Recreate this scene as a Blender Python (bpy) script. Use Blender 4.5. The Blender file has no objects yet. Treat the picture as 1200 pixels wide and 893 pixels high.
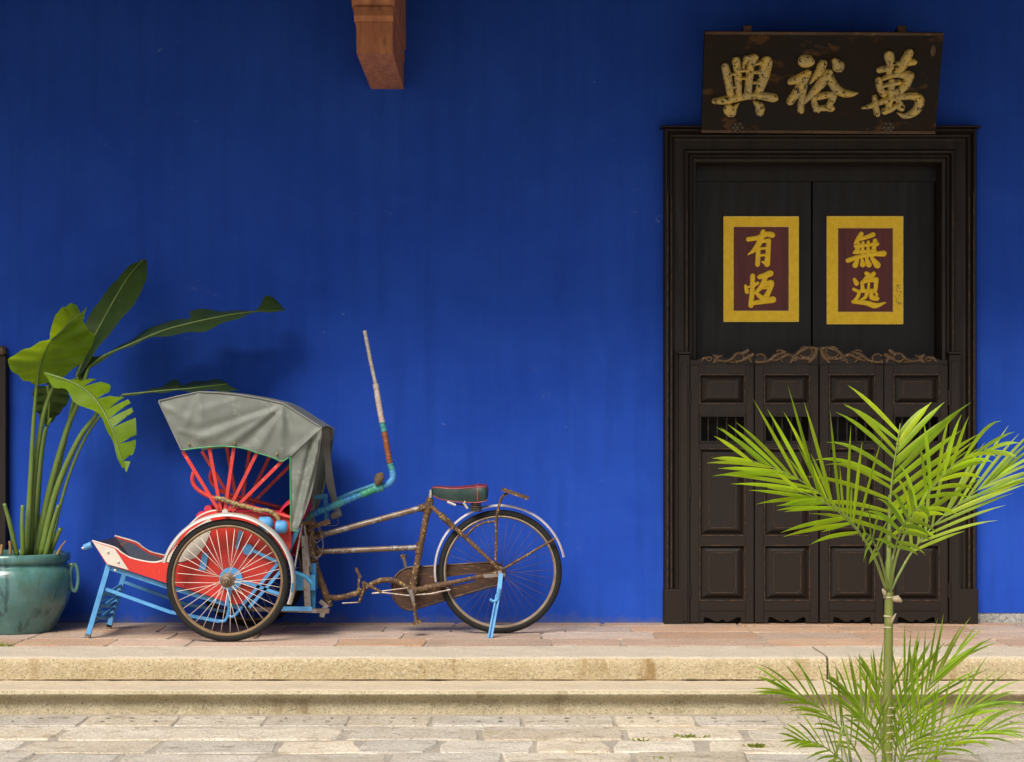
import bpy, bmesh, math, random
from mathutils import Vector, Matrix, noise
R = math.radians
random.seed(7)
scene = bpy.context.scene
col = scene.collection

# ------------------------------------------------------------------ camera, sky, sun, exposure
CAM_Y, CAM_Z, FPX, HOR = -10.0, 1.025, 2000.0, 525.0
cam = bpy.data.cameras.new('camera')
cam.sensor_width = 36.0
cam.lens = 36.0 * FPX / 1200.0
cam.shift_y = (HOR - 446.5) / 1200.0
cam.clip_end = 3000
camo = bpy.data.objects.new('camera', cam)
col.objects.link(camo)
camo.location = (0, CAM_Y, CAM_Z)
camo.rotation_euler = (R(90), 0, 0)
scene.camera = camo

SUN_EL, SUN_AZ = 48.0, 24.0           # azimuth: degrees to the left of the camera axis
world = bpy.data.worlds.new('World')
scene.world = world
world.use_nodes = True
nt = world.node_tree
nt.nodes.clear()
sky = nt.nodes.new('ShaderNodeTexSky')
sky.sky_type = 'NISHITA'
sky.sun_disc = False
sky.sun_elevation = R(SUN_EL)
sky.sun_rotation = R(180 + SUN_AZ)
sky.air_density = 1.0
sky.dust_density = 4.0
sky.ozone_density = 1.0
bg = nt.nodes.new('ShaderNodeBackground')
bg.inputs['Strength'].default_value = 0.075
wo = nt.nodes.new('ShaderNodeOutputWorld')
nt.links.new(sky.outputs[0], bg.inputs[0])
nt.links.new(bg.outputs[0], wo.inputs[0])

sl = bpy.data.lights.new('sun', 'SUN')
sl.energy = 3.2
sl.angle = R(32)
sl.color = (1.0, 0.94, 0.84)
so = bpy.data.objects.new('sun', sl)
col.objects.link(so)
sd = Vector((-math.sin(R(SUN_AZ)) * math.cos(R(SUN_EL)), -math.cos(R(SUN_AZ)) * math.cos(R(SUN_EL)), math.sin(R(SUN_EL))))
so.rotation_euler = (-sd).to_track_quat('-Z', 'Y').to_euler()
so.location = sd * 20

vs = scene.view_settings
vs.view_transform = 'Standard'
vs.look = 'None'
vs.exposure = 0.5
vs.gamma = 1.0
vs.use_curve_mapping = False


# ------------------------------------------------------------------ measuring helpers
def W(px, py, d):
    """world point seen at photo pixel px,py that stands d metres in front of the wall"""
    s = FPX / (-CAM_Y - d)
    return Vector(((px - 600.0) / s, -d, CAM_Z - (py - HOR) / s))


def WP(pts, d):
    return [W(p[0], p[1], p[2] if len(p) > 2 else d) for p in pts]


def smooth(pts, n=6):
    """Catmull-Rom through the points (works on Vectors)"""
    if len(pts) < 3:
        return [pts[0].lerp(pts[1], i / n) for i in range(n + 1)]
    P = [pts[0] * 2 - pts[1]] + list(pts) + [pts[-1] * 2 - pts[-2]]
    out = []
    for i in range(1, len(P) - 2):
        a, b, c, d = P[i - 1], P[i], P[i + 1], P[i + 2]
        for k in range(n):
            t = k / n
            out.append(0.5 * ((2 * b) + (c - a) * t + (2 * a - 5 * b + 4 * c - d) * t * t + (3 * b - a - 3 * c + d) * t ** 3))
    out.append(pts[-1].copy())
    return out


def resample(pts, n):
    L = [0.0]
    for a, b in zip(pts, pts[1:]):
        L.append(L[-1] + (b - a).length)
    out = []
    j = 0
    for i in range(n):
        s = L[-1] * i / (n - 1)
        while j < len(pts) - 2 and L[j + 1] < s:
            j += 1
        seg = L[j + 1] - L[j]
        t = 0 if seg < 1e-9 else min(1, max(0, (s - L[j]) / seg))
        out.append(pts[j].lerp(pts[j + 1], t))
    return out


# ------------------------------------------------------------------ mesh builder
class MB:
    def __init__(self):
        self.v = []
        self.f = []
        self.m = []
        self.mi = 0

    def add(self, verts, faces):
        o = len(self.v)
        self.v += [Vector(p) for p in verts]
        for f in faces:
            self.f.append([o + i for i in f])
            self.m.append(self.mi)

    def box(self, x0, x1, y0, y1, z0, z1):
        v = [(x, y, z) for z in (z0, z1) for y in (y0, y1) for x in (x0, x1)]
        self.add(v, [(0, 2, 3, 1), (4, 5, 7, 6), (0, 1, 5, 4), (2, 6, 7, 3), (0, 4, 6, 2), (1, 3, 7, 5)])

    def bbox(self, x0, x1, y0, y1, z0, z1, b=0.004):
        """box with all edges chamfered"""
        bm = bmesh.new()
        bmesh.ops.create_cube(bm, size=1.0)
        for v in bm.verts:
            v.co = Vector(((x0 + x1) / 2 + v.co.x * (x1 - x0), (y0 + y1) / 2 + v.co.y * (y1 - y0), (z0 + z1) / 2 + v.co.z * (z1 - z0)))
        bmesh.ops.bevel(bm, geom=bm.edges[:], offset=b, segments=1, affect='EDGES')
        self.addbm(bm)

    def addbm(self, bm, M=None):
        bm.verts.index_update()
        vs_ = [(M @ v.co) if M else v.co.copy() for v in bm.verts]
        self.add(vs_, [[v.index for v in f.verts] for f in bm.faces])
        bm.free()

    def bar(self, a, b, w, h, up=Vector((0, -1, 0))):
        """rectangular bar from a to b"""
        a, b = Vector(a), Vector(b)
        t = (b - a).normalized()
        s = t.cross(up)
        if s.length < 1e-4:
            s = t.cross(Vector((1, 0, 0)))
        s.normalize()
        u = s.cross(t).normalized()
        v = []
        for p in (a, b):
            for i, j in ((-1, -1), (1, -1), (1, 1), (-1, 1)):
                v.append(p + s * (i * w / 2) + u * (j * h / 2))
        self.add(v, [(0, 1, 2, 3), (7, 6, 5, 4), (0, 4, 5, 1), (1, 5, 6, 2), (2, 6, 7, 3), (3, 7, 4, 0)])

    def tube(self, pts, r, n=8, caps=True, closed=False):
        pts = [Vector(p) for p in pts]
        rs = r if isinstance(r, (list, tuple)) else [r] * len(pts)
        N = len(pts)
        T = []
        for i in range(N):
            if closed:
                t = pts[(i + 1) % N] - pts[i - 1]
            else:
                t = pts[min(i + 1, N - 1)] - pts[max(i - 1, 0)]
            T.append(t.normalized() if t.length > 1e-9 else Vector((0, 0, 1)))
        ref = Vector((0, -1, 0)) if abs(T[0].y) < 0.9 else Vector((1, 0, 0))
        nrm = (ref - T[0] * ref.dot(T[0])).normalized()
        v = []
        for i in range(N):
            nrm = nrm - T[i] * nrm.dot(T[i])
            if nrm.length < 1e-6:
                nrm = T[i].orthogonal()
            nrm.normalize()
            bi = T[i].cross(nrm)
            for k in range(n):
                a = 2 * math.pi * k / n
                v.append(pts[i] + (nrm * math.cos(a) + bi * math.sin(a)) * rs[i])
        f = []
        M_ = N if closed else N - 1
        for i in range(M_):
            for k in range(n):
                a, b = i * n + k, i * n + (k + 1) % n
                c, d = ((i + 1) % N) * n + (k + 1) % n, ((i + 1) % N) * n + k
                f.append((a, b, c, d))
        if caps and not closed:
            f.append(tuple(range(n))[::-1])
            f.append(tuple((N - 1) * n + k for k in range(n)))
        self.add(v, f)

    def lathe(self, prof, c, axis='Z', n=32, a0=0.0, a1=2 * math.pi, close_prof=False):
        """prof: (radius, height) pairs; turned round axis through c"""
        c = Vector(c)
        full = abs(a1 - a0 - 2 * math.pi) < 1e-6
        m = n if full else n + 1
        v = []
        for i in range(m):
            a = a0 + (a1 - a0) * i / n
            for r, h in prof:
                if axis == 'Z':
                    v.append(c + Vector((r * math.cos(a), r * math.sin(a), h)))
                else:
                    v.append(c + Vector((r * math.cos(a), -h, r * math.sin(a))))
        P = len(prof)
        f = []
        for i in range(n):
            j = (i + 1) % m
            for k in range(P if close_prof else P - 1):
                k2 = (k + 1) % P
                f.append((i * P + k, j * P + k, j * P + k2, i * P + k2))
        self.add(v, f)

    def grid(self, rows):
        n = len(rows[0])
        v = [p for r in rows for p in r]
        f = []
        for i in range(len(rows) - 1):
            for j in range(n - 1):
                f.append((i * n + j, i * n + j + 1, (i + 1) * n + j + 1, (i + 1) * n + j))
        self.add(v, f)

    def prism(self, poly, off):
        """closed polygon (Vectors) extruded by the vector off"""
        n = len(poly)
        off = Vector(off)
        v = list(poly) + [p + off for p in poly]
        f = [tuple(range(n)), tuple(range(2 * n - 1, n - 1, -1))]
        for i in range(n):
            j = (i + 1) % n
            f.append((i, i + n, j + n, j))
        self.add(v, f)

    def build(self, name, mats, parent=None, smooth_=False, angle=None, origin=None):
        me = bpy.data.meshes.new(name)
        base = Vector((0, 0, 0))
        if origin is not None:
            base = Vector(origin)
        p = parent
        while p is not None:
            base = base + p.location
            p = p.parent
        me.from_pydata([tuple(q - base) for q in self.v], [], self.f)
        if not isinstance(mats, (list, tuple)):
            mats = [mats]
        for m in mats:
            me.materials.append(m)
        for pl, mi in zip(me.polygons, self.m):
            pl.material_index = mi
        bm = bmesh.new()
        bm.from_mesh(me)
        bmesh.ops.recalc_face_normals(bm, faces=bm.faces[:])
        bm.to_mesh(me)
        bm.free()
        if smooth_:
            me.shade_smooth()
            if angle:
                me.set_sharp_from_angle(angle=R(angle))
        me.update()
        o = bpy.data.objects.new(name, me)
        if origin is not None:
            o.location = Vector(origin)
        col.objects.link(o)
        if parent is not None:
            o.parent = parent
        return o


def thing(name, label, cat, loc=(0, 0, 0), group=None):
    o = bpy.data.objects.new(name, None)
    o.empty_display_size = 0.1
    o.location = loc
    col.objects.link(o)
    o['label'] = label
    o['category'] = cat
    if group:
        o['group'] = group
    return o


def tag(o, label, cat, group=None):
    o['label'] = label
    o['category'] = cat
    if group:
        o['group'] = group
    return o


# ------------------------------------------------------------------ materials
def nodes_of(name):
    m = bpy.data.materials.new(name)
    m.use_nodes = True
    t = m.node_tree
    t.nodes.clear()
    out = t.nodes.new('ShaderNodeOutputMaterial')
    b = t.nodes.new('ShaderNodeBsdfPrincipled')
    t.links.new(b.outputs[0], out.inputs[0])
    return m, t, b, out


def nz(t, vec, scale, detail=4, rough=0.55, dist=0.0):
    n = t.nodes.new('ShaderNodeTexNoise')
    n.inputs['Scale'].default_value = scale
    n.inputs['Detail'].default_value = detail
    n.inputs['Roughness'].default_value = rough
    n.inputs['Distortion'].default_value = dist
    t.links.new(vec, n.inputs['Vector'])
    return n.outputs['Fac']


def ramp(t, fac, a, b, lo=0.0, hi=1.0):
    r = t.nodes.new('ShaderNodeMapRange')
    r.inputs['From Min'].default_value = a
    r.inputs['From Max'].default_value = b
    r.inputs['To Min'].default_value = lo
    r.inputs['To Max'].default_value = hi
    r.clamp = True
    t.links.new(fac, r.inputs['Value'])
    return r.outputs[0]


def mix(t, fac, c1, c2, mode='MIX'):
    x = t.nodes.new('ShaderNodeMix')
    x.data_type = 'RGBA'
    x.blend_type = mode
    for s, c in ((0, fac), (6, c1), (7, c2)):
        if isinstance(c, (tuple, list)):
            x.inputs[s].default_value = (*c[:3], 1)
        elif isinstance(c, (int, float)):
            x.inputs[s].default_value = c
        else:
            t.links.new(c, x.inputs[s])
    return x.outputs[2]


def math_(t, op, a, b=0.0):
    x = t.nodes.new('ShaderNodeMath')
    x.operation = op
    for i, c in enumerate((a, b)):
        if isinstance(c, (int, float)):
            x.inputs[i].default_value = c
        else:
            t.links.new(c, x.inputs[i])
    return x.outputs[0]


def coords(t, stretch=(1, 1, 1)):
    tc = t.nodes.new('ShaderNodeTexCoord')
    mp = t.nodes.new('ShaderNodeMapping')
    mp.inputs['Scale'].default_value = stretch
    t.links.new(tc.outputs['Object'], mp.inputs['Vector'])
    return mp.outputs[0]


def bump(t, b, h, strength=0.3, dist=0.01):
    n = t.nodes.new('ShaderNodeBump')
    n.inputs['Strength'].default_value = strength
    n.inputs['Distance'].default_value = dist
    t.links.new(h, n.inputs['Height'])
    t.links.new(n.outputs[0], b.inputs['Normal'])
    return n


def paint(name, c1, c2=None, chip=None, rough=0.45, scale=18, chip_at=0.66, chip_scale=35, bump_s=0.15, metal=0.0, stretch=(1, 1, 1), spec=0.5):
    """paint / metal / cloth with a second tone and chips of a third colour"""
    m, t, b, _ = nodes_of(name)
    v = coords(t, stretch)
    f1 = nz(t, v, scale, 5, 0.6)
    c2 = c2 or tuple(x * 0.75 for x in c1)
    c = mix(t, ramp(t, f1, 0.35, 0.68), c1, c2)
    if chip:
        f2 = nz(t, v, chip_scale, 6, 0.65)
        c = mix(t, ramp(t, f2, chip_at - 0.03, chip_at + 0.03), c, chip)
    t.links.new(c, b.inputs['Base Color'])
    t.links.new(ramp(t, f1, 0.3, 0.7, max(0, rough - 0.1), min(1, rough + 0.15)), b.inputs['Roughness'])
    b.inputs['Metallic'].default_value = metal
    b.inputs['Specular IOR Level'].default_value = spec
    if bump_s:
        bump(t, b, nz(t, v, scale * 3.0, 4, 0.6), bump_s, 0.003)
    return m


def leaf_mat(name, c, t_c, rough=0.35, trans=0.45, island=0.0):
    m, t, b, out = nodes_of(name)
    v = coords(t)
    f = nz(t, v, 9, 4)
    cc = mix(t, ramp(t, f, 0.3, 0.7), tuple(x * 0.75 for x in c), tuple(min(1, x * 1.25) for x in c))
    f2 = nz(t, v, 30, 4)
    cc = mix(t, ramp(t, f2, 0.66, 0.73, 0, 0.7), cc, (0.26, 0.19, 0.05))
    g = t.nodes.new('ShaderNodeNewGeometry')
    hsv = t.nodes.new('ShaderNodeHueSaturation')  # every leaflet has its own age and tone
    t.links.new(ramp(t, g.outputs['Random Per Island'], 0, 1, 1 - island, 1 + island * .7), hsv.inputs['Value'])
    r2 = math_(t, 'FRACT', math_(t, 'MULTIPLY', g.outputs['Random Per Island'], 9.17))
    t.links.new(ramp(t, r2, 0, 1, 0.5 - 0.07 * island, 0.5 + 0.03 * island), hsv.inputs['Hue'])
    t.links.new(cc, hsv.inputs['Color'])
    cc = hsv.outputs[0]
    t.links.new(cc, b.inputs['Base Color'])
    b.inputs['Roughness'].default_value = rough
    tr = t.nodes.new('ShaderNodeBsdfTranslucent')
    tr.inputs[0].default_value = (*t_c, 1)
    if island:
        h2 = t.nodes.new('ShaderNodeHueSaturation')
        h2.inputs['Color'].default_value = (*t_c, 1)
        t.links.new(ramp(t, g.outputs['Random Per Island'], 0, 1, 1 - island, 1 + island * .5), h2.inputs['Value'])
        t.links.new(h2.outputs[0], tr.inputs[0])
    mx = t.nodes.new('ShaderNodeMixShader')
    mx.inputs[0].default_value = trans
    t.links.new(b.outputs[0], mx.inputs[1])
    t.links.new(tr.outputs[0], mx.inputs[2])
    t.links.new(mx.outputs[0], out.inputs[0])
    return m


def stone(name, c1, c2, c3, island=0.25, scale=6, grit=60, bump_s=0.5, rough=0.85, streak=None, top=None):
    m, t, b, _ = nodes_of(name)
    v = coords(t, (1, 1, 1))
    g = t.nodes.new('ShaderNodeNewGeometry')
    f1 = nz(t, v, scale, 6, 0.65, 0.4)
    c = mix(t, ramp(t, f1, 0.35, 0.65), c1, c2)
    f2 = nz(t, v, grit, 5, 0.75)
    c = mix(t, ramp(t, f2, 0.50, 0.68, 0, 0.9), c, c3)
    f2b = nz(t, v, grit * 1.9, 3, 0.8)
    c = mix(t, ramp(t, f2b, 0.36, 0.46, 0.8, 0), c, tuple(x * 0.3 for x in c2))
    if streak:
        vs_ = coords(t, streak[1])
        f3 = nz(t, vs_, streak[2], 4, 0.6)
        c = mix(t, ramp(t, f3, streak[3], streak[3] + 0.12, 0, streak[4]), c, streak[0])
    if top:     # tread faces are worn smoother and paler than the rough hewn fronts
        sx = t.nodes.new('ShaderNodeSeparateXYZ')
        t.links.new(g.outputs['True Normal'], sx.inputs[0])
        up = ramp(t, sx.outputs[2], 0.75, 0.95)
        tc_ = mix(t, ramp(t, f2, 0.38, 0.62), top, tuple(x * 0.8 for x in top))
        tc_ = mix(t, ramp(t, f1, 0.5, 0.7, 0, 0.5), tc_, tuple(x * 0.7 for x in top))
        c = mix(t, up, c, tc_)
    if island:
        hsv = t.nodes.new('ShaderNodeHueSaturation')
        t.links.new(ramp(t, g.outputs['Random Per Island'], 0, 1, 1 - island, 1 + island), hsv.inputs['Value'])
        sat = math_(t, 'FRACT', math_(t, 'MULTIPLY', g.outputs['Random Per Island'], 7.31))
        t.links.new(ramp(t, sat, 0, 1, 0.75, 1.25), hsv.inputs['Saturation'])
        t.links.new(c, hsv.inputs['Color'])
        c = hsv.outputs[0]
    t.links.new(c, b.inputs['Base Color'])
    b.inputs['Roughness'].default_value = rough
    b.inputs['Specular IOR Level'].default_value = 0.3
    hgt = math_(t, 'ADD', math_(t, 'MULTIPLY', f2, 0.5), math_(t, 'MULTIPLY', f1, 1.0))
    bump(t, b, hgt, bump_s, 0.02)
    return m


M = {}


def wall_material():
    m, t, b, _ = nodes_of('blue_limewash')
    v = coords(t)
    vs_ = coords(t, (7, 7, 0.55))
    f1 = nz(t, v, 1.1, 5, 0.6)
    f2 = nz(t, vs_, 1.6, 6, 0.65)
    f3 = nz(t, v, 26, 5, 0.7)
    c = mix(t, ramp(t, f1, 0.30, 0.70), (0.0125, 0.058, 0.405), (0.0215, 0.083, 0.505))
    f6 = nz(t, v, 3.5, 6, 0.7, 0.6)
    c = mix(t, ramp(t, f6, 0.45, 0.70, 0, 0.55), c, (0.021, 0.090, 0.50))
    c = mix(t, ramp(t, f2, 0.46, 0.74, 0, 0.40), c, (0.0065, 0.040, 0.27))
    c = mix(t, ramp(t, f3, 0.5, 0.75, 0, 0.5), c, (0.016, 0.076, 0.44))
    f7 = nz(t, v, 60, 3, 0.8)
    c = mix(t, ramp(t, f7, 0.70, 0.76, 0, 0.5), c, (0.004, 0.022, 0.16))
    f4 = nz(t, coords(t, (6, 6, 11)), 1.0, 3, 0.5, 2.5)
    f5 = nz(t, v, 0.9, 2)
    sc = math_(t, 'MULTIPLY', ramp(t, f4, 0.735, 0.76), ramp(t, f5, 0.5, 0.56))
    tc2 = t.nodes.new('ShaderNodeTexCoord')
    sm = None                                    # the few pale scuffs rubbed into the limewash
    for (px, py, sx, sz, rot) in ((232, 338, .20, .035, .35), (222, 396, .10, .03, .5), (638, 462, .05, .05, .0), (160, 575, .05, .015, -.4), (628, 432, .04, .03, .0), (678, 640, .03, .05, 0)):
        p = W(px, py, 0)
        mp = t.nodes.new('ShaderNodeMapping')
        mp.vector_type = 'TEXTURE'
        mp.inputs['Location'].default_value = p
        mp.inputs['Rotation'].default_value = (0, rot, 0)
        mp.inputs['Scale'].default_value = (sx, 1, sz)
        t.links.new(tc2.outputs['Object'], mp.inputs['Vector'])
        ln = t.nodes.new('ShaderNodeVectorMath')
        ln.operation = 'LENGTH'
        t.links.new(mp.outputs[0], ln.inputs[0])
        streaks = nz(t, mp.outputs[0], 3.0, 6, 0.75)
        st = math_(t, 'MULTIPLY', ramp(t, ln.outputs['Value'], 1.0, 0.2), ramp(t, streaks, 0.5, 0.75))
        sm = st if sm is None else math_(t, 'MAXIMUM', sm, st)
    sc = math_(t, 'MAXIMUM', sc, math_(t, 'MULTIPLY', sm, 1.2))
    c = mix(t, math_(t, 'MULTIPLY', sc, 0.26), c, (0.25, 0.33, 0.6))
    sx_ = t.nodes.new('ShaderNodeSeparateXYZ')   # splash dirt along the foot of the wall
    t.links.new(tc2.outputs['Object'], sx_.inputs[0])
    edge = math_(t, 'ADD', sx_.outputs[2], math_(t, 'MULTIPLY', nz(t, v, 9, 5, 0.7), -0.16))
    c = mix(t, ramp(t, edge, -0.03, -0.075, 0, 0.55), c, (0.10, 0.12, 0.20))
    t.links.new(c, b.inputs['Base Color'])
    b.inputs['Roughness'].default_value = 0.9
    b.inputs['Specular IOR Level'].default_value = 0.15
    h = math_(t, 'ADD', math_(t, 'MULTIPLY', f3, 0.35), math_(t, 'MULTIPLY', nz(t, v, 5, 4), 1.0))
    bump(t, b, h, 0.22, 0.012)
    return m


M['wall'] = wall_material()
M['soffit'] = paint('roof_boards', (0.05, 0.03, 0.02), (0.035, 0.02, 0.015), None, 0.8, 6)
M['base'] = stone('bare_concrete', (0.42, 0.42, 0.40), (0.25, 0.25, 0.25), (0.55, 0.53, 0.48), 0, 14, 45, 0.6)
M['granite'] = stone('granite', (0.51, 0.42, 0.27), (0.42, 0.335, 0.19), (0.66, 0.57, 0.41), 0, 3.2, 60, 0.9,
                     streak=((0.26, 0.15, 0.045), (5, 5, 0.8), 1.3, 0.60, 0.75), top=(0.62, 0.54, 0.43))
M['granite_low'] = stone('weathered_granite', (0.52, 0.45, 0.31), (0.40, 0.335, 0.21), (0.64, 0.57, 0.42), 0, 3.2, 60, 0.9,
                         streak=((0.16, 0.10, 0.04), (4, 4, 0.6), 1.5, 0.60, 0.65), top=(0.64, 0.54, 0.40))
M['paving'] = stone('paving_stone', (0.63, 0.565, 0.465), (0.50, 0.43, 0.33), (0.70, 0.65, 0.56), 0.17, 5, 45, 0.9,
                    streak=((0.30, 0.245, 0.175), (2.2, 4, 3), 2.6, 0.56, 0.75))
M['mortar'] = stone('mortar', (0.43, 0.38, 0.31), (0.32, 0.28, 0.23), (0.52, 0.48, 0.41), 0, 5, 60, 0.5)
M['terracotta'] = stone('terracotta_tile', (0.49, 0.355, 0.265), (0.43, 0.285, 0.205), (0.54, 0.44, 0.345), 0.13, 2.6, 40, 0.5,
                        streak=((0.30, 0.24, 0.21), (1.5, 9, 3), 2.2, 0.52, 0.75))
M['earth'] = stone('earth', (0.30, 0.26, 0.21), (0.22, 0.19, 0.15), (0.36, 0.33, 0.28), 0, 0.4, 6, 0.3)
M['crack'] = paint('dark_joint', (0.035, 0.028, 0.02), rough=0.95, bump_s=0)
M['dirt'] = paint('dirt', (0.13, 0.10, 0.07), rough=0.95, bump_s=0)
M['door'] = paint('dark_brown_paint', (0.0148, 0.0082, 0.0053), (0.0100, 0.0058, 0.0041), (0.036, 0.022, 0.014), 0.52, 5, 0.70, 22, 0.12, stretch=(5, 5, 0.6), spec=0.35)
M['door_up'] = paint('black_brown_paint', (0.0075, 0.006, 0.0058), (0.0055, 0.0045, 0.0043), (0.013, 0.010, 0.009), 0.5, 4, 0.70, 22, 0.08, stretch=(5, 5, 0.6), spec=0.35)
M['worn_edge'] = paint('worn_edge', (0.13, 0.065, 0.025), (0.04, 0.022, 0.013), (0.022, 0.013, 0.01), 0.5, 25, 0.50, 40, 0.1)
M['bead'] = paint('worn_bead', (0.05, 0.028, 0.014), (0.022, 0.013, 0.008), (0.09, 0.05, 0.02), 0.5, 25, 0.55, 40, 0.1)
M['gilt_wood'] = paint('gilt_wood', (0.115, 0.062, 0.022), (0.045, 0.026, 0.014), (0.20, 0.13, 0.07), 0.55, 40, 0.60, 60, 0.4)
M['gold'] = paint('gold_leaf', (0.93, 0.62, 0.012), (0.82, 0.52, 0.01), (0.40, 0.24, 0.01), 0.5, 40, 0.70, 160, 0.35)
M['gold_edge'] = paint('gold_edge', (0.9, 0.66, 0.15), (0.8, 0.52, 0.06), None, 0.4, 40)
M['maroon'] = paint('maroon_lacquer', (0.125, 0.0085, 0.006), (0.075, 0.010, 0.008), (0.10, 0.025, 0.02), 0.42, 3, 0.66, 8, 0.1, stretch=(8, 8, 0.7))
M['old_gold'] = paint('old_gilding', (0.62, 0.44, 0.085), (0.42, 0.345, 0.18), (0.015, 0.010, 0.007), 0.5, 14, 0.575, 48, 0.6, metal=0.05)
M['board'] = paint('old_lacquer_board', (0.0045, 0.0042, 0.0040), (0.020, 0.010, 0.0045), (0.075, 0.036, 0.012), 0.65, 2.6, 0.62, 5, 0.25, stretch=(1, 1, 2.2), spec=0.25)
M['board_edge'] = paint('old_board_edge', (0.10, 0.05, 0.018), (0.04, 0.02, 0.01), (0.15, 0.09, 0.04), 0.6, 6, 0.62, 20, 0.3)
M['iron'] = paint('old_iron', (0.06, 0.045, 0.03), (0.03, 0.025, 0.02), (0.11, 0.08, 0.05), 0.6, 30, 0.6, 50, 0.4)
M['bracket'] = paint('bracket_wood', (0.47, 0.19, 0.075), (0.30, 0.105, 0.06), (0.17, 0.07, 0.045), 0.7, 5, 0.62, 7, 0.35, stretch=(4, 1.4, 1.0))
M['red'] = paint('red_paint', (0.60, 0.030, 0.020), (0.40, 0.020, 0.015), (0.50, 0.26, 0.20), 0.4, 5, 0.68, 40, 0.10)
M['red_rod'] = paint('red_rod', (0.60, 0.040, 0.028), (0.40, 0.025, 0.02), (0.60, 0.36, 0.28), 0.42, 20, 0.66, 60, 0.1)
M['cushion'] = paint('red_cushion', (0.55, 0.022, 0.055), (0.42, 0.015, 0.04), None, 0.55, 10, bump_s=0.2)
M['dark_seat'] = paint('dark_cloth', (0.03, 0.02, 0.025), (0.06, 0.02, 0.03), None, 0.8, 12)
M['blue'] = paint('light_blue_paint', (0.095, 0.34, 0.66), (0.055, 0.225, 0.49), (0.14, 0.09, 0.06), 0.44, 10, 0.665, 36, 0.15)
M['blue_dark'] = paint('mid_blue_paint', (0.025, 0.15, 0.42), (0.02, 0.22, 0.34), (0.2, 0.3, 0.1), 0.45, 30, 0.66, 60, 0.2)
M['inside'] = paint('footwell_paint', (0.05, 0.075, 0.13), (0.075, 0.06, 0.06), (0.30, 0.09, 0.03), 0.5, 10, 0.60, 14, 0.2)
M['white'] = paint('white_paint', (0.58, 0.54, 0.48), (0.46, 0.43, 0.39), (0.30, 0.22, 0.15), 0.42, 8, 0.72, 35, 0.08)
M['alu'] = paint('dull_aluminium', (0.62, 0.60, 0.56), (0.45, 0.43, 0.40), (0.20, 0.15, 0.10), 0.36, 12, 0.70, 60, 0.1, metal=0.35)
M['chrome'] = paint('chrome', (0.75, 0.72, 0.74), (0.6, 0.58, 0.6), (0.25, 0.18, 0.12), 0.2, 12, 0.70, 60, 0.05, metal=0.85)
M['rust'] = paint('rusty_steel', (0.115, 0.056, 0.022), (0.050, 0.026, 0.015), (0.34, 0.24, 0.085), 0.7, 20, 0.585, 55, 0.6)
M['rust_pale'] = paint('worn_grey_tube', (0.21, 0.16, 0.125), (0.10, 0.062, 0.04), (0.27, 0.255, 0.25), 0.42, 11, 0.56, 22, 0.3, metal=0.35)
M['rust_thin'] = paint('rusty_spoke', (0.11, 0.06, 0.035), (0.07, 0.04, 0.03), None, 0.6, 30)
M['case'] = paint('brown_chain_case', (0.070, 0.027, 0.012), (0.034, 0.016, 0.010), (0.15, 0.07, 0.028), 0.5, 9, 0.60, 20, 0.3, stretch=(1, 3, 4))
M['tyre'] = paint('tyre_rubber', (0.012, 0.012, 0.012), (0.020, 0.019, 0.018), (0.055, 0.048, 0.04), 0.8, 14, 0.70, 40, 0.3, spec=0.25)
M['rim'] = paint('tan_rim', (0.27, 0.18, 0.09), (0.18, 0.12, 0.065), (0.14, 0.09, 0.05), 0.45, 20, 0.66, 60, 0.1, metal=0.2)
M['rim_grey'] = paint('dull_rim', (0.36, 0.29, 0.22), (0.22, 0.16, 0.11), (0.14, 0.09, 0.05), 0.45, 20, 0.66, 60, 0.1, metal=0.3)
M['spoke'] = paint('white_spoke', (0.74, 0.62, 0.54), (0.58, 0.48, 0.42), None, 0.35, 20, bump_s=0)
M['hub'] = paint('hub', (0.16, 0.11, 0.07), (0.09, 0.06, 0.04), (0.25, 0.2, 0.14), 0.5, 30, 0.62, 60, 0.2, metal=0.3)
M['canvas'] = paint('grey_canvas', (0.158, 0.176, 0.155), (0.115, 0.129, 0.114), (0.19, 0.202, 0.182), 0.55, 5, 0.62, 9, 0.10)
M['canvas_dark'] = paint('grey_strap', (0.20, 0.20, 0.19), (0.15, 0.15, 0.14), None, 0.7, 8)
M['green_trim'] = paint('green_trim', (0.045, 0.27, 0.09), (0.03, 0.20, 0.08), None, 0.5, 30)
M['garland'] = paint('gold_garland', (0.30, 0.20, 0.06), (0.12, 0.09, 0.05), (0.5, 0.42, 0.2), 0.6, 60, 0.58, 110, 0.8)
M['saddle'] = paint('dark_green_leather', (0.009, 0.027, 0.025), (0.015, 0.042, 0.037), (0.05, 0.07, 0.06), 0.33, 14, 0.70, 40, 0.15)
M['saddle_top'] = paint('red_brown_leather', (0.19, 0.025, 0.028), (0.11, 0.018, 0.02), None, 0.4, 14)
M['piping'] = paint('red_piping', (0.25, 0.045, 0.05), None, None, 0.45, 30)
M['wrap_white'] = paint('wrap_white', (0.50, 0.42, 0.38), (0.34, 0.28, 0.27), (0.25, 0.06, 0.04), 0.7, 30, 0.62, 60, 0.4)
M['wrap_teal'] = paint('wrap_teal', (0.035, 0.30, 0.29), (0.05, 0.22, 0.26), (0.3, 0.42, 0.40), 0.6, 40, 0.62, 70, 0.4)
M['wrap_rust'] = paint('wrap_rust', (0.25, 0.07, 0.025), (0.16, 0.05, 0.02), (0.34, 0.18, 0.08), 0.6, 40, 0.62, 70, 0.4)
M['wrap_pale'] = paint('wrap_pale', (0.42, 0.38, 0.34), (0.28, 0.24, 0.22), (0.2, 0.15, 0.1), 0.5, 40, 0.62, 60, 0.3)
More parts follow.
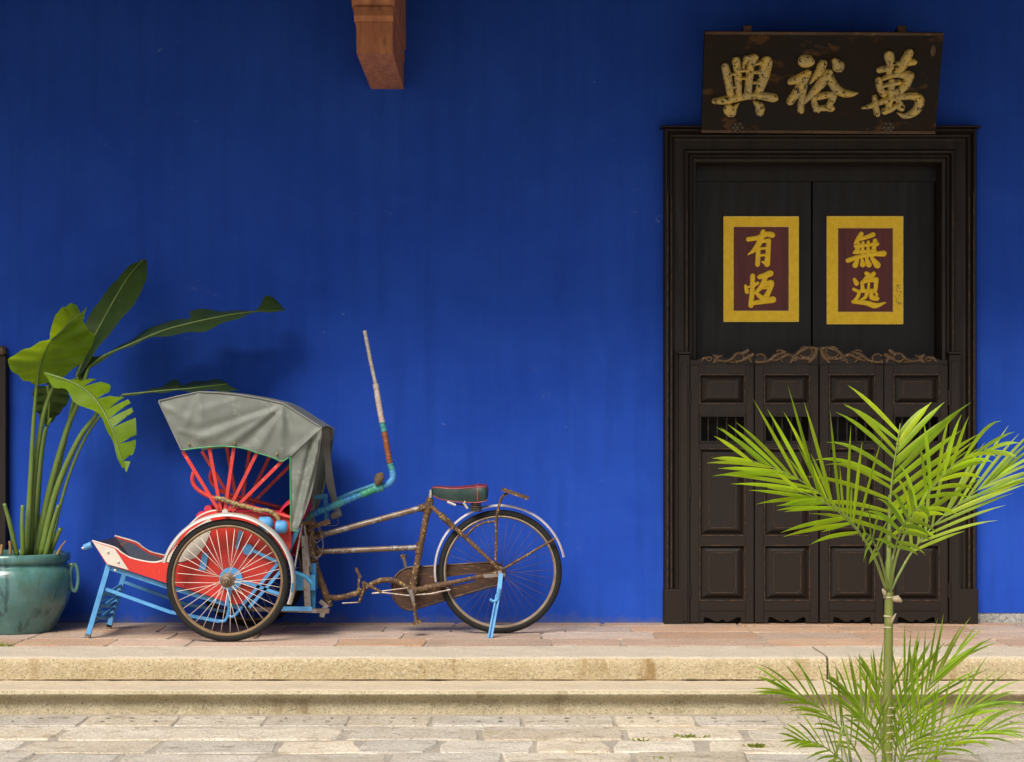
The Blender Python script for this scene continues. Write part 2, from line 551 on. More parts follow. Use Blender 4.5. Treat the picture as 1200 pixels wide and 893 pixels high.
M['wrap_green'] = paint('wrap_green', (0.04, 0.30, 0.14), (0.03, 0.22, 0.2), (0.25, 0.35, 0.1), 0.5, 40, 0.62, 70, 0.4)
M['cable'] = paint('grey_cable', (0.22, 0.19, 0.16), (0.16, 0.13, 0.1), None, 0.5, 40)
M['soil'] = paint('soil', (0.03, 0.022, 0.015), (0.05, 0.035, 0.02), None, 0.95, 30, bump_s=0.8)


def pot_material():
    m, t, b, _ = nodes_of('teal_glaze')
    v = coords(t)
    f1 = nz(t, coords(t, (3, 3, 1.2)), 3.0, 5, 0.65, 0.5)
    f2 = nz(t, v, 14, 5, 0.7)
    c = mix(t, ramp(t, f1, 0.32, 0.66), (0.048, 0.130, 0.105), (0.090, 0.215, 0.22))
    c = mix(t, ramp(t, f2, 0.55, 0.72, 0, 0.7), c, (0.10, 0.15, 0.085))
    f3 = nz(t, coords(t, (9, 9, 0.9)), 1.4, 4, 0.6)
    c = mix(t, ramp(t, f3, 0.58, 0.66, 0, 0.75), c, (0.02, 0.05, 0.065))
    t.links.new(c, b.inputs['Base Color'])
    b.inputs['Roughness'].default_value = 0.26
    b.inputs['Coat Weight'].default_value = 0.3
    bump(t, b, nz(t, coords(t, (1, 1, 5)), 7, 3), 0.2, 0.01)
    return m


M['pot'] = pot_material()
M['leaf_dark'] = leaf_mat('dark_green_leaf', (0.042, 0.080, 0.012), (0.14, 0.22, 0.012), 0.4, 0.32)  # banana leaves under the eave: their shade is put into the colour
M['leaf_light'] = leaf_mat('light_green_leaf', (0.165, 0.295, 0.010), (0.56, 0.76, 0.02), 0.45, 0.5)  # banana leaves in the sun: the light is put into the colour
M['stem'] = paint('green_stem', (0.13, 0.20, 0.035), (0.09, 0.15, 0.025), (0.20, 0.20, 0.07), 0.4, 8, 0.64, 14, 0.1, stretch=(4, 4, 0.7))
M['stem_dry'] = paint('dry_stem', (0.30, 0.19, 0.08), (0.2, 0.12, 0.05), None, 0.7, 20)
M['palm_leaf'] = leaf_mat('palm_leaflet', (0.235, 0.375, 0.007), (0.62, 0.82, 0.012), 0.48, 0.48, 0.38)
M['palm_leaf_dark'] = leaf_mat('low_palm_leaflet', (0.185, 0.315, 0.010), (0.48, 0.68, 0.02), 0.5, 0.44, 0.45)
M['palm_stem'] = paint('palm_stem', (0.20, 0.26, 0.05), (0.14, 0.19, 0.035), (0.36, 0.36, 0.16), 0.42, 10, 0.63, 18, 0.1)
M['palm_trunk'] = paint('palm_trunk', (0.17, 0.20, 0.035), (0.12, 0.14, 0.03), (0.27, 0.22, 0.08), 0.5, 10, 0.6, 20, 0.2)
M['palm_ring'] = paint('palm_ring', (0.45, 0.42, 0.28), (0.32, 0.28, 0.16), None, 0.7, 20)
M['husk'] = paint('dry_husk', (0.42, 0.35, 0.24), (0.28, 0.22, 0.13), None, 0.8, 20)
M['moss'] = leaf_mat('moss', (0.20, 0.24, 0.03), (0.4, 0.45, 0.04), 0.7, 0.4)

# ------------------------------------------------------------------ ground, paving, steps
GZ = -0.23
CAPF, CAPB, CAPH = 1.63, 1.16, 0.113          # granite cap: front edge, back edge, riser height
STEPF = 1.96


def structure(o):
    o['kind'] = 'structure'
    return o


g = MB()
g.add([(-900, -900, GZ - 0.05), (900, -900, GZ - 0.05), (900, 900, GZ - 0.05), (-900, 900, GZ - 0.05)], [(0, 1, 2, 3)])
structure(g.build('ground', M['earth']))
g = MB()
g.box(-10, 10, -14, -1.6, GZ - 0.045, GZ - 0.007)
structure(g.build('paving_bed', M['mortar']))


def slab(mb, x0, x1, d0, d1, z, th=0.05, jit=0.0, bev=0.008, cut=None):
    """stone slab with uneven corners and a worn chamfer; d = metres in front of the wall"""
    j = lambda: random.uniform(-jit, jit)
    c = [Vector((x0 + j(), -d1 + j() * 0.6, 0)), Vector((x1 + j(), -d1 + j() * 0.6, 0)), Vector((x1 + j(), -d0 + j() * 0.6, 0)), Vector((x0 + j(), -d0 + j() * 0.6, 0))]
    pts = []
    for i in range(4):
        a, b = c[i], c[(i + 1) % 4]
        n = max(2, int((b - a).length / 0.09))
        for k in range(n):
            p = a.lerp(b, k / n)
            if k:
                nn = noise.noise(Vector((p.x * 6, p.y * 6, z * 50 + i)))
                e = (b - a).normalized()
                p = p + Vector((e.y, -e.x, 0)) * nn * jit * 0.6
            else:
                p = p.lerp((c[(i + 1) % 4] + c[i - 1]) / 2, 0.02 + 0.02 * random.random() if jit else 0)
            pts.append(p)
    cen = sum(pts, Vector()) / len(pts)
    tz = z + random.uniform(-1, 1) * jit * 0.15
    tilt = random.uniform(-1, 1) * jit * 0.2
    low, mid, top = [], [], []
    for p in pts:
        q = (p - cen)
        L = q.length
        top.append(cen + q * ((L - bev) / L) + Vector((0, 0, tz + tilt * q.x)))
        mid.append(p + Vector((0, 0, tz + tilt * q.x - bev * 0.8)))
        low.append(p + Vector((0, 0, z - th)))
    n = len(pts)
    f = [tuple(range(2 * n, 3 * n))]
    for i in range(n):
        k = (i + 1) % n
        f.append((i, k, n + k, n + i))
        f.append((n + i, n + k, 2 * n + k, 2 * n + i))
    mb.add(low + mid + top, f)


pv = MB()
x = -7.6
joints = []
while x < 7.6:                                  # drain course against the step
    w = 0.40 + random.uniform(-0.03, 0.03)
    slab(pv, x + 0.004, x + w - 0.004, 2.01, 2.275, GZ, 0.05, 0.006, 0.006)
    joints.append((x, x + w))
    x += w
x = -7.8
while x < 7.8:                                  # narrow strip and long slabs
    w = random.uniform(0.7, 1.5)
    slab(pv, x + 0.005, x + w - 0.005, 2.285, 2.36, GZ - 0.004, 0.05, 0.006, 0.006)
    x += w
x = -7.9
while x < 7.9:
    w = random.uniform(0.5, 1.35)
    slab(pv, x + 0.008, x + w - 0.008, 2.375, 2.64, GZ, 0.05, 0.014, 0.010)
    x += w
d = 2.665
while d < 12.5:
    dep = random.uniform(0.28, 0.38)
    x = -8 + random.uniform(0, 0.4)
    while x < 8:
        w = random.uniform(0.28, 0.60)
        slab(pv, x + 0.009, x + w - 0.009, d + 0.008, d + dep - 0.008, GZ, 0.05, 0.034, 0.012)
        x += w
    d += dep
pav = structure(pv.build('paving', M['paving']))
hm = MB()
for (a, b) in joints:                           # dirt-filled lifting holes in the drain course
    for k in range(3):
        for q in (0, 1):
            cx = a + (b - a) * (0.22 + 0.28 * k) + random.uniform(-0.01, 0.01)
            cd = 2.08 + 0.10 * q + random.uniform(-0.01, 0.01)
            if random.random() < 0.2:
                continue
            rx, ry = random.uniform(0.007, 0.016), random.uniform(0.005, 0.010)
            hm.add([(cx + rx * math.cos(t_ * 0.785 + .2) * random.uniform(.8, 1.15), -cd + ry * math.sin(t_ * 0.785 + .2), GZ + 0.004) for t_ in range(8)], [tuple(range(8))])
structure(hm.build('paving_hole', M['dirt'], pav))


def rock(p, n, amp, fr):
    return p + n * (noise.fractal(p * fr, 1.0, 2.0, 4) * amp + noise.noise(p * 1.7) * amp * 0.9 - max(0.0, noise.noise(p * 5.3 + Vector((7, 3, 1))) - 0.42) * amp * 5)


def extrude_profile(mb, prof, x0, x1, step, amp=0.004, fr=9.0):
    """(d, z) profile dragged along the wall from x0 to x1 with a hewn surface"""
    pr = resample([Vector((0, -q[0], q[1])) for q in prof], max(24, int(sum(((Vector(a) - Vector(b)).length for a, b in zip(prof, prof[1:]))) / 0.02)))
    n = max(2, int((x1 - x0) / step))
    rows = []
    for i in range(n + 1):
        xx = x0 + (x1 - x0) * i / n
        row = []
        for k, p in enumerate(pr):
            a, b = pr[max(0, k - 1)], pr[min(len(pr) - 1, k + 1)]
            t_ = (b - a).normalized()
            nn = Vector((0, -t_.z, t_.y))
            q = Vector((xx, p.y, p.z))
            row.append(rock(q, nn, amp, fr))
        rows.append(row)
    mb.grid(rows)
    mb.add(rows[0], [tuple(range(len(pr)))])
    mb.add(rows[-1], [tuple(range(len(pr)))])


def cap_prof(f):
    return [(CAPB + 0.004, -0.10), (CAPB + 0.004, -0.004), (CAPB + 0.02, 0.0), (f - 0.03, -0.001), (f - 0.012, -0.005), (f - 0.002, -0.016), (f, -0.035), (f - 0.002, -0.112), (f - 0.02, -0.118)]


cp = MB()
XJ = (970 - 600) / 239.0
for (a, b) in ((-8.2, -4.1), (-4.09, XJ - 0.006), (XJ + 0.005, 5.3), (5.31, 8.2)):
    extrude_profile(cp, cap_prof(CAPF), a, b, 0.025)
structure(cp.build('top_step', M['granite'], smooth_=True, angle=50))
ck = MB()
ck.box(XJ - 0.02, XJ + 0.02, -CAPF + 0.030, -CAPB - 0.01, -0.112, -0.012)
structure(ck.build('joint_fill', M['crack']))
sp = MB()
low_prof = [(1.45, -CAPH - 0.004), (STEPF - 0.03, -CAPH - 0.004), (STEPF - 0.008, -CAPH - 0.010), (STEPF, -CAPH - 0.022), (STEPF - 0.006, -CAPH - 0.036),
            (STEPF - 0.03, -CAPH - 0.046), (STEPF - 0.05, -CAPH - 0.056), (STEPF - 0.056, -CAPH - 0.07), (STEPF - 0.052, GZ + 0.004), (STEPF - 0.05, GZ - 0.04)]
for (a, b) in ((-8.3, -3.6), (-3.592, 3.9), (3.905, 8.3)):
    extrude_profile(sp, low_prof, a, b, 0.025, 0.0035)
structure(sp.build('bottom_step', M['granite_low'], smooth_=True, angle=50))

fb = MB()
fb.box(-8.2, 8.2, -CAPB, 0.25, GZ - 0.03, -0.006)
structure(fb.build('terrace_bed', M['mortar']))
tl = MB()
for (d0, d1, ww) in ((0.0, 0.15, (0.5, 0.9)), (0.15, 0.49, (0.35, 0.75)), (0.49, 0.83, (0.4, 0.8)), (0.83, 1.16, (0.35, 0.8))):
    x = -8.2 + random.uniform(0, 0.3)
    while x < 8.2:
        w = random.uniform(*ww)
        slab(tl, x + 0.002, min(8.2, x + w - 0.002), d0 + 0.002, d1 - 0.002, 0.0 if d0 else 0.002, 0.03, 0.007 if d0 else 0.002, 0.004)
        x += w
structure(tl.build('terrace_floor', M['terracotta']))

# ------------------------------------------------------------------ the house: wall, bare base strip, eave
DX0, DX1, DZ1 = 0.93, 2.66, 2.84                # opening in the wall behind the frame
house = thing('house_facade', 'deep blue limewashed plaster wall of the old house', 'building', (0, 0, 0))
wl = MB()
BSX = 2.69
wl.box(-9, DX0, 0, 0.30, -0.02, 4.6)
wl.box(DX1, BSX, 0, 0.30, -0.02, 4.6)
wl.box(BSX, 9, 0, 0.30, 0.058, 4.6)
wl.box(DX0, DX1, 0, 0.30, DZ1, 4.6)
wl.build('wall', M['wall'], house)
bs = MB()
n = 120
rows = []
for i in range(n + 1):
    xx = BSX + 0.002 + (9 - BSX - 0.002) * (i / n) ** 2
    rows.append([rock(Vector((xx, 0.004, z_)), Vector((0, -1, 0)), 0.003, 14) for z_ in (-0.01, 0.012, 0.03, 0.045, 0.057)])
bs.grid(rows)
bs.build('base_strip', M['base'], house)
bb_ = MB()  # added unseen board, keeps sky light out of the gap between door leaves
bb_.box(DX0 + 0.001, DX1 - 0.001, 0.20, 0.29, 0.0, DZ1 - 0.001)
bb_.build('inner_boarding', M['soffit'], house)
rf = MB()
EV = 2.05                                        # overhang of the eave
rf.prism([Vector((-9, 0.0, 4.06)), Vector((-9, -EV, 3.36)), Vector((-9, -EV, 3.45)), Vector((-9, 0.0, 4.17))], (18, 0, 0))
rf.build('roof', M['soffit'], house)
rr = MB()
for i in range(24):
    xx = -8.8 + i * 0.765
    rr.prism([Vector((xx, -0.01, 3.98)), Vector((xx, -EV + 0.05, 3.29)), Vector((xx, -EV + 0.05, 3.372)), Vector((xx, -0.01, 4.053))], (0.07, 0, 0))
rr.build('rafter', M['soffit'], house)

# ------------------------------------------------------------------ roof bracket
bk = thing('roof_bracket', 'worn orange brown timber beam end jutting out high on the blue wall', 'bracket', (-0.725, 0, 3.12))
b_ = MB()
yf = -0.93
b_.prism([Vector((-0.826, 0, 3.128)), Vector((-0.826, yf, 3.122)), Vector((-0.826, yf - 0.008, 3.20)), Vector((-0.826, yf - 0.02, 3.283)), Vector((-0.826, 0, 3.283))], (0.192, 0, 0))
b_.build('lower_block', M['bracket'], bk)
b_ = MB()
b_.prism([Vector((-0.836, 0, 3.285)), Vector((-0.836, yf - 0.018, 3.285)), Vector((-0.836, yf - 0.045, 3.312)), Vector((-0.836, yf - 0.045, 3.358)), Vector((-0.836, 0, 3.358))], (0.206, 0, 0))
b_.build('moulding', M['bracket'], bk)
b_ = MB()
b_.prism([Vector((-0.848, 0, 3.362)), Vector((-0.848, yf - 0.03, 3.362)), Vector((-0.848, yf - 0.06, 3.41)), Vector((-0.848, yf - 0.06, 3.64)), Vector((-0.848, 0, 3.64))], (0.226, 0, 0))
b_.build('upper_block', M['bracket'], bk)
b_ = MB()
b_.box(-0.80, -0.67, yf, -0.3, 3.64, 3.70)
b_.build('strut', M['bracket'], bk)


# ------------------------------------------------------------------ strokes of writing: domed relief on a plane
class Plane:
    """maps (u, v) photo pixels on a flat board to world points; w = height off the board"""

    def __init__(self, px0, py0, px1, py1, d_top, d_bot):
        a = W(px0, py0, d_top)
        b = W(px1, py0, d_top)
        c = W(px0, py1, d_bot)
        self.o, self.px0, self.py0 = a, px0, py0
        self.ex = (b - a) / (px1 - px0)
        self.ey = (c - a) / (py1 - py0)
        self.n = self.ey.cross(self.ex).normalized()
        if self.n.y > 0:
            self.n = -self.n

    def __call__(self, px, py, w=0.0):
        return self.o + self.ex * (px - self.px0) + self.ey * (py - self.py0) + self.n * w

    def mm(self):
        return (self.ex.length + self.ey.length) / 2


def stroke(mb, pl, pts, org, sc, h, flat=False):
    h = h * (1.0 + 0.06 * (len(mb.f) // 50 % 7))
    P = [Vector((org[0] + p[0] / sc, org[1] + p[1] / sc, p[2] / sc)) for p in pts]
    P = smooth(P, 5)
    # rounded ends
    a, b = P[0], P[1]
    ta = (Vector((a.x, a.y, 0)) - Vector((b.x, b.y, 0))).normalized()
    c, e = P[-1], P[-2]
    tb = (Vector((c.x, c.y, 0)) - Vector((e.x, e.y, 0))).normalized()
    head = [Vector((a.x, a.y, 0)) + ta * (a.z * math.sin(q)) + Vector((0, 0, a.z * math.cos(q))) for q in (1.5, 1.2, 0.8, 0.4)]
    tail = [Vector((c.x, c.y, 0)) + tb * (c.z * math.sin(q)) + Vector((0, 0, c.z * math.cos(q))) for q in (0.4, 0.8, 1.2, 1.5)]
    P = head + P + tail
    K = 8
    rows = []
    for i, p in enumerate(P):
        q0, q1 = P[max(0, i - 1)], P[min(len(P) - 1, i + 1)]
        t_ = Vector((q1.x - q0.x, q1.y - q0.y))
        if t_.length < 1e-6:
            t_ = Vector((1, 0))
        t_.normalize()
        nx, ny = -t_.y, t_.x
        row = []
        for k in range(K + 1):
            a_ = math.pi * k / K
            cx = math.cos(a_)
            hz = math.sin(a_)
            if flat:
                hz = hz ** 0.5
            row.append(pl(p.x + nx * p.z * cx, p.y + ny * p.z * cx, h * hz * min(1.0, 0.35 + p.z / 3.0) - 0.0005))
        rows.append(row)
    mb.grid(rows)


CH = {}
CH['xing'] = [[(255, 235, 36), (280, 330, 40), (312, 505, 36)], [(370, 180, 42), (385, 300, 37), (395, 500, 30)],
              [(470, 150, 28), (452, 190, 24), (440, 240, 12)], [(465, 150, 22), (550, 140, 34)], [(555, 150, 40), (515, 220, 38), (505, 330, 38), (488, 495, 36)],
              [(675, 190, 58), (650, 330, 52), (598, 495, 38)], [(395, 275, 18), (480, 270, 18)], [(560, 212, 14), (620, 190, 20)],
              [(550, 290, 18), (630, 290, 18)], [(545, 395, 16), (610, 390, 16)], [(400, 350, 14), (480, 350, 14)], [(310, 310, 14), (370, 305, 14)], [(320, 440, 12), (380, 440, 12)],
              [(150, 582, 28), (280, 570, 42), (450, 535, 36), (600, 525, 38), (748, 548, 44)],
              [(300, 672, 58), (325, 700, 45), (355, 650, 24), (395, 605, 7)], [(555, 590, 14), (610, 640, 46), (612, 690, 42)]]
CH['yu'] = [[(155, 140, 48), (185, 142, 46)], [(50, 298, 26), (120, 275, 36), (185, 232, 26)], [(185, 235, 26), (125, 345, 34), (50, 452, 30)],
            [(165, 300, 22), (142, 430, 25), (135, 525, 26)], [(300, 162, 33), (265, 232, 30), (200, 310, 9)], [(395, 140, 26), (420, 175, 48)],
            [(345, 240, 36), (270, 340, 34), (165, 455, 16)], [(350, 255, 30), (400, 340, 34), (460, 385, 32), (530, 395, 24), (582, 385, 5)],
            [(235, 420, 20), (245, 480, 24), (262, 518, 26)], [(270, 418, 26), (345, 402, 26), (388, 405, 28), (375, 455, 26), (345, 500, 22)], [(255, 515, 24), (310, 508, 22), (372, 508, 28)]]
CH['wan'] = [[(820, 100, 38), (832, 160, 32), (825, 225, 26)], [(748, 208, 25), (835, 190, 22)], [(975, 80, 33), (930, 170, 36), (872, 240, 28)],
             [(870, 160, 14), (950, 155, 24), (1012, 148, 25)], [(745, 288, 26), (758, 350, 27), (785, 400, 22)], [(780, 275, 16), (870, 242, 24), (980, 250, 34)],
             [(985, 255, 36), (955, 330, 34), (895, 385, 22)], [(785, 332, 14), (900, 305, 22)], [(770, 390, 20), (920, 378, 22)],
             [(848, 300, 24), (843, 420, 26), (828, 500, 24)], [(655, 500, 14), (750, 465, 22), (900, 420, 24), (1040, 412, 30)],
             [(1035, 412, 30), (1078, 450, 36), (1045, 530, 32), (965, 570, 22), (905, 545, 7)], [(715, 420, 20), (722, 470, 20), (740, 545, 26)],
             [(622, 505, 9), (690, 490, 22)], [(800, 532, 27), (850, 515, 22), (890, 490, 18)], [(905, 450, 20), (928, 500, 30)]]
CH['you'] = [[(252, 210, 19), (330, 197, 19), (400, 168, 22), (445, 175, 24)], [(372, 148, 20), (345, 230, 25), (305, 290, 20), (248, 335, 4)],
             [(335, 240, 14), (332, 330, 20), (327, 412, 20)], [(345, 228, 14), (418, 218, 18)], [(418, 222, 19), (412, 310, 21), (404, 408, 25)],
             [(404, 408, 20), (365, 390, 8)], [(340, 285, 11), (400, 280, 11)], [(340, 340, 11), (400, 335, 11)]]
CH['heng'] = [[(230, 582, 10), (242, 630, 20)], [(288, 505, 21), (284, 620, 20), (274, 742, 22)], [(295, 582, 16), (328, 562, 14)], [(225, 595, 8), (290, 590, 10)],
              [(345, 512, 20), (385, 502, 24), (430, 484, 26)], [(395, 500, 20), (365, 580, 22), (310, 642, 14)], [(370, 580, 18), (440, 558, 22), (420, 625, 20), (385, 690, 26)],
              [(350, 600, 13), (420, 600, 13)], [(318, 640, 14), (350, 672, 20), (400, 690, 20)], [(285, 725, 18), (370, 710, 22), (450, 695, 28)]]
CH['wu'] = [[(292, 160, 18), (262, 208, 18), (238, 235, 6)], [(290, 198, 16), (340, 182, 17), (382, 165, 20)], [(250, 255, 18), (330, 247, 12), (412, 238, 18)],
            [(272, 240, 16), (258, 295, 22)], [(305, 228, 13), (300, 335, 13)], [(345, 222, 13), (342, 335, 13)], [(398, 212, 18), (382, 320, 18)],
            [(238, 303, 14), (400, 290, 12)], [(188, 366, 19), (270, 338, 17), (380, 318, 17), (465, 312, 24)], [(265, 350, 13), (245, 402, 23)],
            [(298, 358, 12), (303, 395, 24)], [(330, 345, 12), (350, 397, 24)], [(372, 345, 14), (415, 400, 28)]]
CH['yi'] = [[(330, 465, 16), (345, 480, 18), (310, 522, 12)], [(388, 468, 18), (362, 502, 22)], [(298, 535, 16), (350, 520, 16), (405, 515, 22)], [(298, 540, 14), (303, 600, 18)],
            [(408, 522, 18), (402, 590, 16)], [(350, 545, 11), (345, 612, 11)], [(290, 602, 16), (395, 597, 14)], [(340, 605, 16), (322, 650, 15), (288, 668, 7)],
            [(372, 600, 14), (372, 650, 20), (412, 660, 20)], [(395, 600, 10), (412, 630, 12)], [(238, 512, 14), (255, 542, 20)],
            [(232, 588, 13), (272, 612, 14), (262, 650, 15), (230, 685, 14)], [(228, 685, 15), (330, 695, 20), (400, 715, 22), (478, 692, 6)]]

# ------------------------------------------------------------------ hanging sign board
sgn = thing('sign_board', 'long black wooden sign with three worn gilt characters tilted out above the door', 'sign', W(964, 156, 0.2))
PL = Plane(826, 38, 1106, 156, 0.36, 0.16)
WB = (822 - 600) * (10 - 0.16) / FPX
a, b, c, d_ = W(826, 37.5, 0.36), W(1106, 39, 0.36), W(1096, 156.5, 0.16), W(822, 155, 0.16)
s_ = MB()
back = -PL.n * 0.045
s_.prism([a, b, c, d_], back)
s_.build('board', M['board'], sgn)
s_ = MB()
for (p, q) in ((a, b), (d_, c)):
    inn = (d_ - a).normalized() * (0.013 if p is a else -0.013)
    s_.prism([p + PL.n * 0.003 - inn * 0.2, q + PL.n * 0.003 - inn * 0.2, q + PL.n * 0.003 + inn, p + PL.n * 0.003 + inn], -PL.n * 0.0475)
s_.build('edge_strip', M['board_edge'], sgn)
PS = PL
for key, org, sc in (('xing', (820, 50), 8.571), ('yu', (920, 50), 6.667), ('wan', (920, 50), 6.667)):
    s_ = MB()
    for st in CH[key]:
        stroke(s_, PS, [(q[0], q[1], q[2] * 1.06 + 1.5) for q in st], org, sc, 0.022)
    s_.build('character', M['old_gold'], sgn, smooth_=True)
for px in (865, 1045):
    s_ = MB()
    for k in range(6):
        an = k * math.pi / 3
        cx, cy = px + 5.2 * math.cos(an), 149 + 4.6 * math.sin(an)
        ring = [PL(cx + 3 * math.cos(q * 0.785), cy + 3 * math.sin(q * 0.785), 0.001) for q in range(8)]
        ring2 = [PL(cx + 1.8 * math.cos(q * 0.785), cy + 1.8 * math.sin(q * 0.785), 0.008) for q in range(8)]
        s_.add(ring + ring2, [(q, (q + 1) % 8, 8 + (q + 1) % 8, 8 + q) for q in range(8)] + [tuple(range(8, 16))])
    ring = [PL(px + 4 * math.cos(q * 0.785), 149 + 4 * math.sin(q * 0.785), 0.001) for q in range(8)]
    ring2 = [PL(px + 2 * math.cos(q * 0.785), 149 + 2 * math.sin(q * 0.785), 0.014) for q in range(8)]
    s_.add(ring + ring2, [(q, (q + 1) % 8, 8 + (q + 1) % 8, 8 + q) for q in range(8)] + [tuple(range(8, 16))])
    s_.build('rosette', M['iron'], sgn)
for px in (875.5, 1056.5):
    s_ = MB()
    p0, p1 = W(px - 5, 30.5, 0.33), W(px + 5, 37.6, 0.33)
    s_.bbox(p0.x, p1.x, -0.35, -0.27, p1.z - 0.01, p0.z, 0.004)
    s_.box(p0.x + 0.01, p1.x - 0.01, -0.27, -0.001, p1.z + 0.004, p0.z - 0.008)
    s_.build('hanger', M['board_edge'], sgn)
s_ = MB()                                        # small carved seal mark, top right
ring = [PL(1094.5 + 3.2 * math.cos(q * 0.3927), 59 + 7 * math.sin(q * 0.3927), 0.001) for q in range(16)]
ring2 = [PL(1094.5 + 2.4 * math.cos(q * 0.3927), 59 + 6 * math.sin(q * 0.3927), 0.003) for q in range(16)]
s_.add(ring + ring2, [(q, (q + 1) % 16, 16 + (q + 1) % 16, 16 + q) for q in range(16)] + [tuple(range(16, 32))])
s_.build('seal', M['board_edge'], sgn)

# ------------------------------------------------------------------ door frame
FX0, FX1, FZ = 0.885, 2.705, 2.888
frm = thing('door_frame', 'dark brown moulded timber frame round the big door', 'door frame', ((FX0 + FX1) / 2, 0, 0))
prof = [(0.0, 0.0), (0.0, 0.066), (0.008, 0.078), (0.018, 0.078), (0.024, 0.066), (0.027, 0.050), (0.031, 0.050), (0.034, 0.066), (0.042, 0.070), (0.050, 0.064),
        (0.055, 0.046), (0.058, 0.036), (0.070, 0.032), (0.118, 0.032), (0.122, 0.036), (0.124, 0.052), (0.132, 0.056), (0.141, 0.052), (0.146, 0.038), (0.149, 0.024),
        (0.152, 0.024), (0.155, 0.034), (0.163, 0.034), (0.166, 0.018), (0.170, 0.018), (0.174, 0.026), (0.190, 0.022), (0.194, 0.008), (0.194, -0.17)]
f_ = MB()
rows = []
for (u, p) in prof:
    rows.append([Vector((FX0 + u, -p, 0.0)), Vector((FX0 + u, -p, FZ - u)), Vector((FX1 - u, -p, FZ - u)), Vector((FX1 - u, -p, 0.0))])
f_.grid(rows)
f_.build('architrave', M['door'], frm)
f_ = MB()
for u, p in ((0.0205, 0.0775), (0.0445, 0.0697), (0.1345, 0.0555)):       # paint worn through along the beads
    for sgn_x in (0, 1):
        xx = FX0 + u if sgn_x == 0 else FX1 - u
        f_.bar((xx, -p - 0.0006, 0.21), (xx, -p - 0.0006, FZ - u - 0.35), 0.0035, 0.003)
f_.build('worn_bead', M['worn_edge'], frm)
f_ = MB()
f_.bbox(FX0 - 0.022, FX1 + 0.022, -0.092, 0.0, FZ + 0.001, FZ + 0.010, 0.003)
f_.build('ledge', M['door'], frm)
for (x0, x1) in ((FX0 - 0.003, FX0 + 0.112), (FX1 - 0.112, FX1 + 0.003)):
    f_ = MB()
    f_.bbox(x0, x1, -0.09, 0.0, 0.003, 0.205, 0.005)
    f_.build('plinth_block', M['door'], frm)
def zpx_(y):
    return CAM_Z - (y - HOR) / 201.6


# posts the swing doors hang on
for (x0, x1) in (((795.3 - 600) / 201.6, (808.2 - 600) / 201.6), ((1112.4 - 600) / 201.6, (1126.2 - 600) / 201.6)):
    f_ = MB()
    f_.bbox(x0, x1, -0.082, -0.001, 0.0, 1.568, 0.003)
    f_.bbox(x0 - 0.006, x1 + 0.006, -0.090, -0.001, 1.5705, 1.586, 0.003)
    f_.bbox(x0 + 0.012, x1 - 0.012, -0.088, -0.0825, 0.02, 1.53, 0.002)
    f_.build('hinge_post', M['door'], frm)
for xh in ((808.2 - 600) / 201.6, (1112.3 - 600) / 201.6):
    for yh in (466, 576, 692):
        f_ = MB()
        f_.bbox(xh - 0.008, xh + 0.008, -0.0855, -0.079, zpx_(yh + 9), zpx_(yh - 9), 0.002)
        f_.tube([(xh, -0.086, zpx_(yh + 9)), (xh, -0.086, zpx_(yh - 9))], 0.004, 8)
        f_.build('hinge', M['door'], frm)
f_ = MB()
f_.box(FX0 + 0.196, FX1 - 0.196, 0.01, 0.14, 0.001, 0.03)
f_.build('threshold', M['door'], frm)

# ------------------------------------------------------------------ tall inner door leaves with plaques
DD = -0.12
SD = FPX / (10 - DD)
XL, XM, XR = 1.083, (951.5 - 600) / SD, 2.507


def plaque(parent, o, i, chars, org, sc, mark=False):
    pl = Plane(o[0], o[1], o[2], o[3], DD, DD)
    b = MB()
    b.prism([pl(i[0], i[1], 0.001), pl(i[2], i[1], 0.001), pl(i[2], i[3], 0.001), pl(i[0], i[3], 0.001)], pl.n * 0.004)
    pq = b.build('plaque', M['maroon'], parent)
    b = MB()
    h = pl.n * 0.010
    z = 0.001
    for q in ((o[0], o[1], o[2], i[1]), (o[0], i[3], o[2], o[3]), (o[0], i[1], i[0], i[3]), (i[2], i[1], o[2], i[3])):
        b.prism([pl(q[0], q[1], z), pl(q[2], q[1], z), pl(q[2], q[3], z), pl(q[0], q[3], z)], h)
    b.build('border', M['gold'], pq)
    b = MB()
    for q in ((i[0], i[1], i[2], i[1]), (i[0], i[3], i[2], i[3]), (i[0], i[1], i[0], i[3]), (i[2], i[1], i[2], i[3]), (o[0], o[1], o[2], o[1]), (o[0], o[3], o[2], o[3]), (o[0], o[1], o[0], o[3]), (o[2], o[1], o[2], o[3])):
        b.tube([pl(q[0], q[1], 0.010), pl(q[2], q[3], 0.010)], 0.003, 6)
    b.build('gilt_bead', M['gold_edge'], pq)
    for ch in chars:
        b = MB()
        for st in CH[ch]:
            stroke(b, Plane2(pl, 0.005), st, org, sc, 0.006, True)
        b.build('character', M['gold'], pq, smooth_=True)
    if mark:
        b = MB()
        rr_ = random.Random(3)
        for k in range(26):                     # scratched seal in the border
            x0_, y0_ = rr_.uniform(1048, 1054.5), rr_.uniform(333, 356)
            if k < 9:
                p_, q_ = (x0_, y0_), (x0_ + rr_.uniform(-2, 2), y0_ + rr_.uniform(2, 5))
            else:
                p_, q_ = (x0_, y0_), (x0_ + rr_.uniform(1, 3), y0_ + rr_.uniform(-1, 1))
            b.bar(pl(p_[0], p_[1], 0.0112), pl(q_[0], q_[1], 0.0112), 0.0014, 0.001)
        b.build('seal', M['iron'], pq)
    return pq


class Plane2:
    def __init__(self, pl, w):
        self.pl, self.w = pl, w

    def __call__(self, px, py, w=0.0):
        return self.pl(px, py, w + self.w)


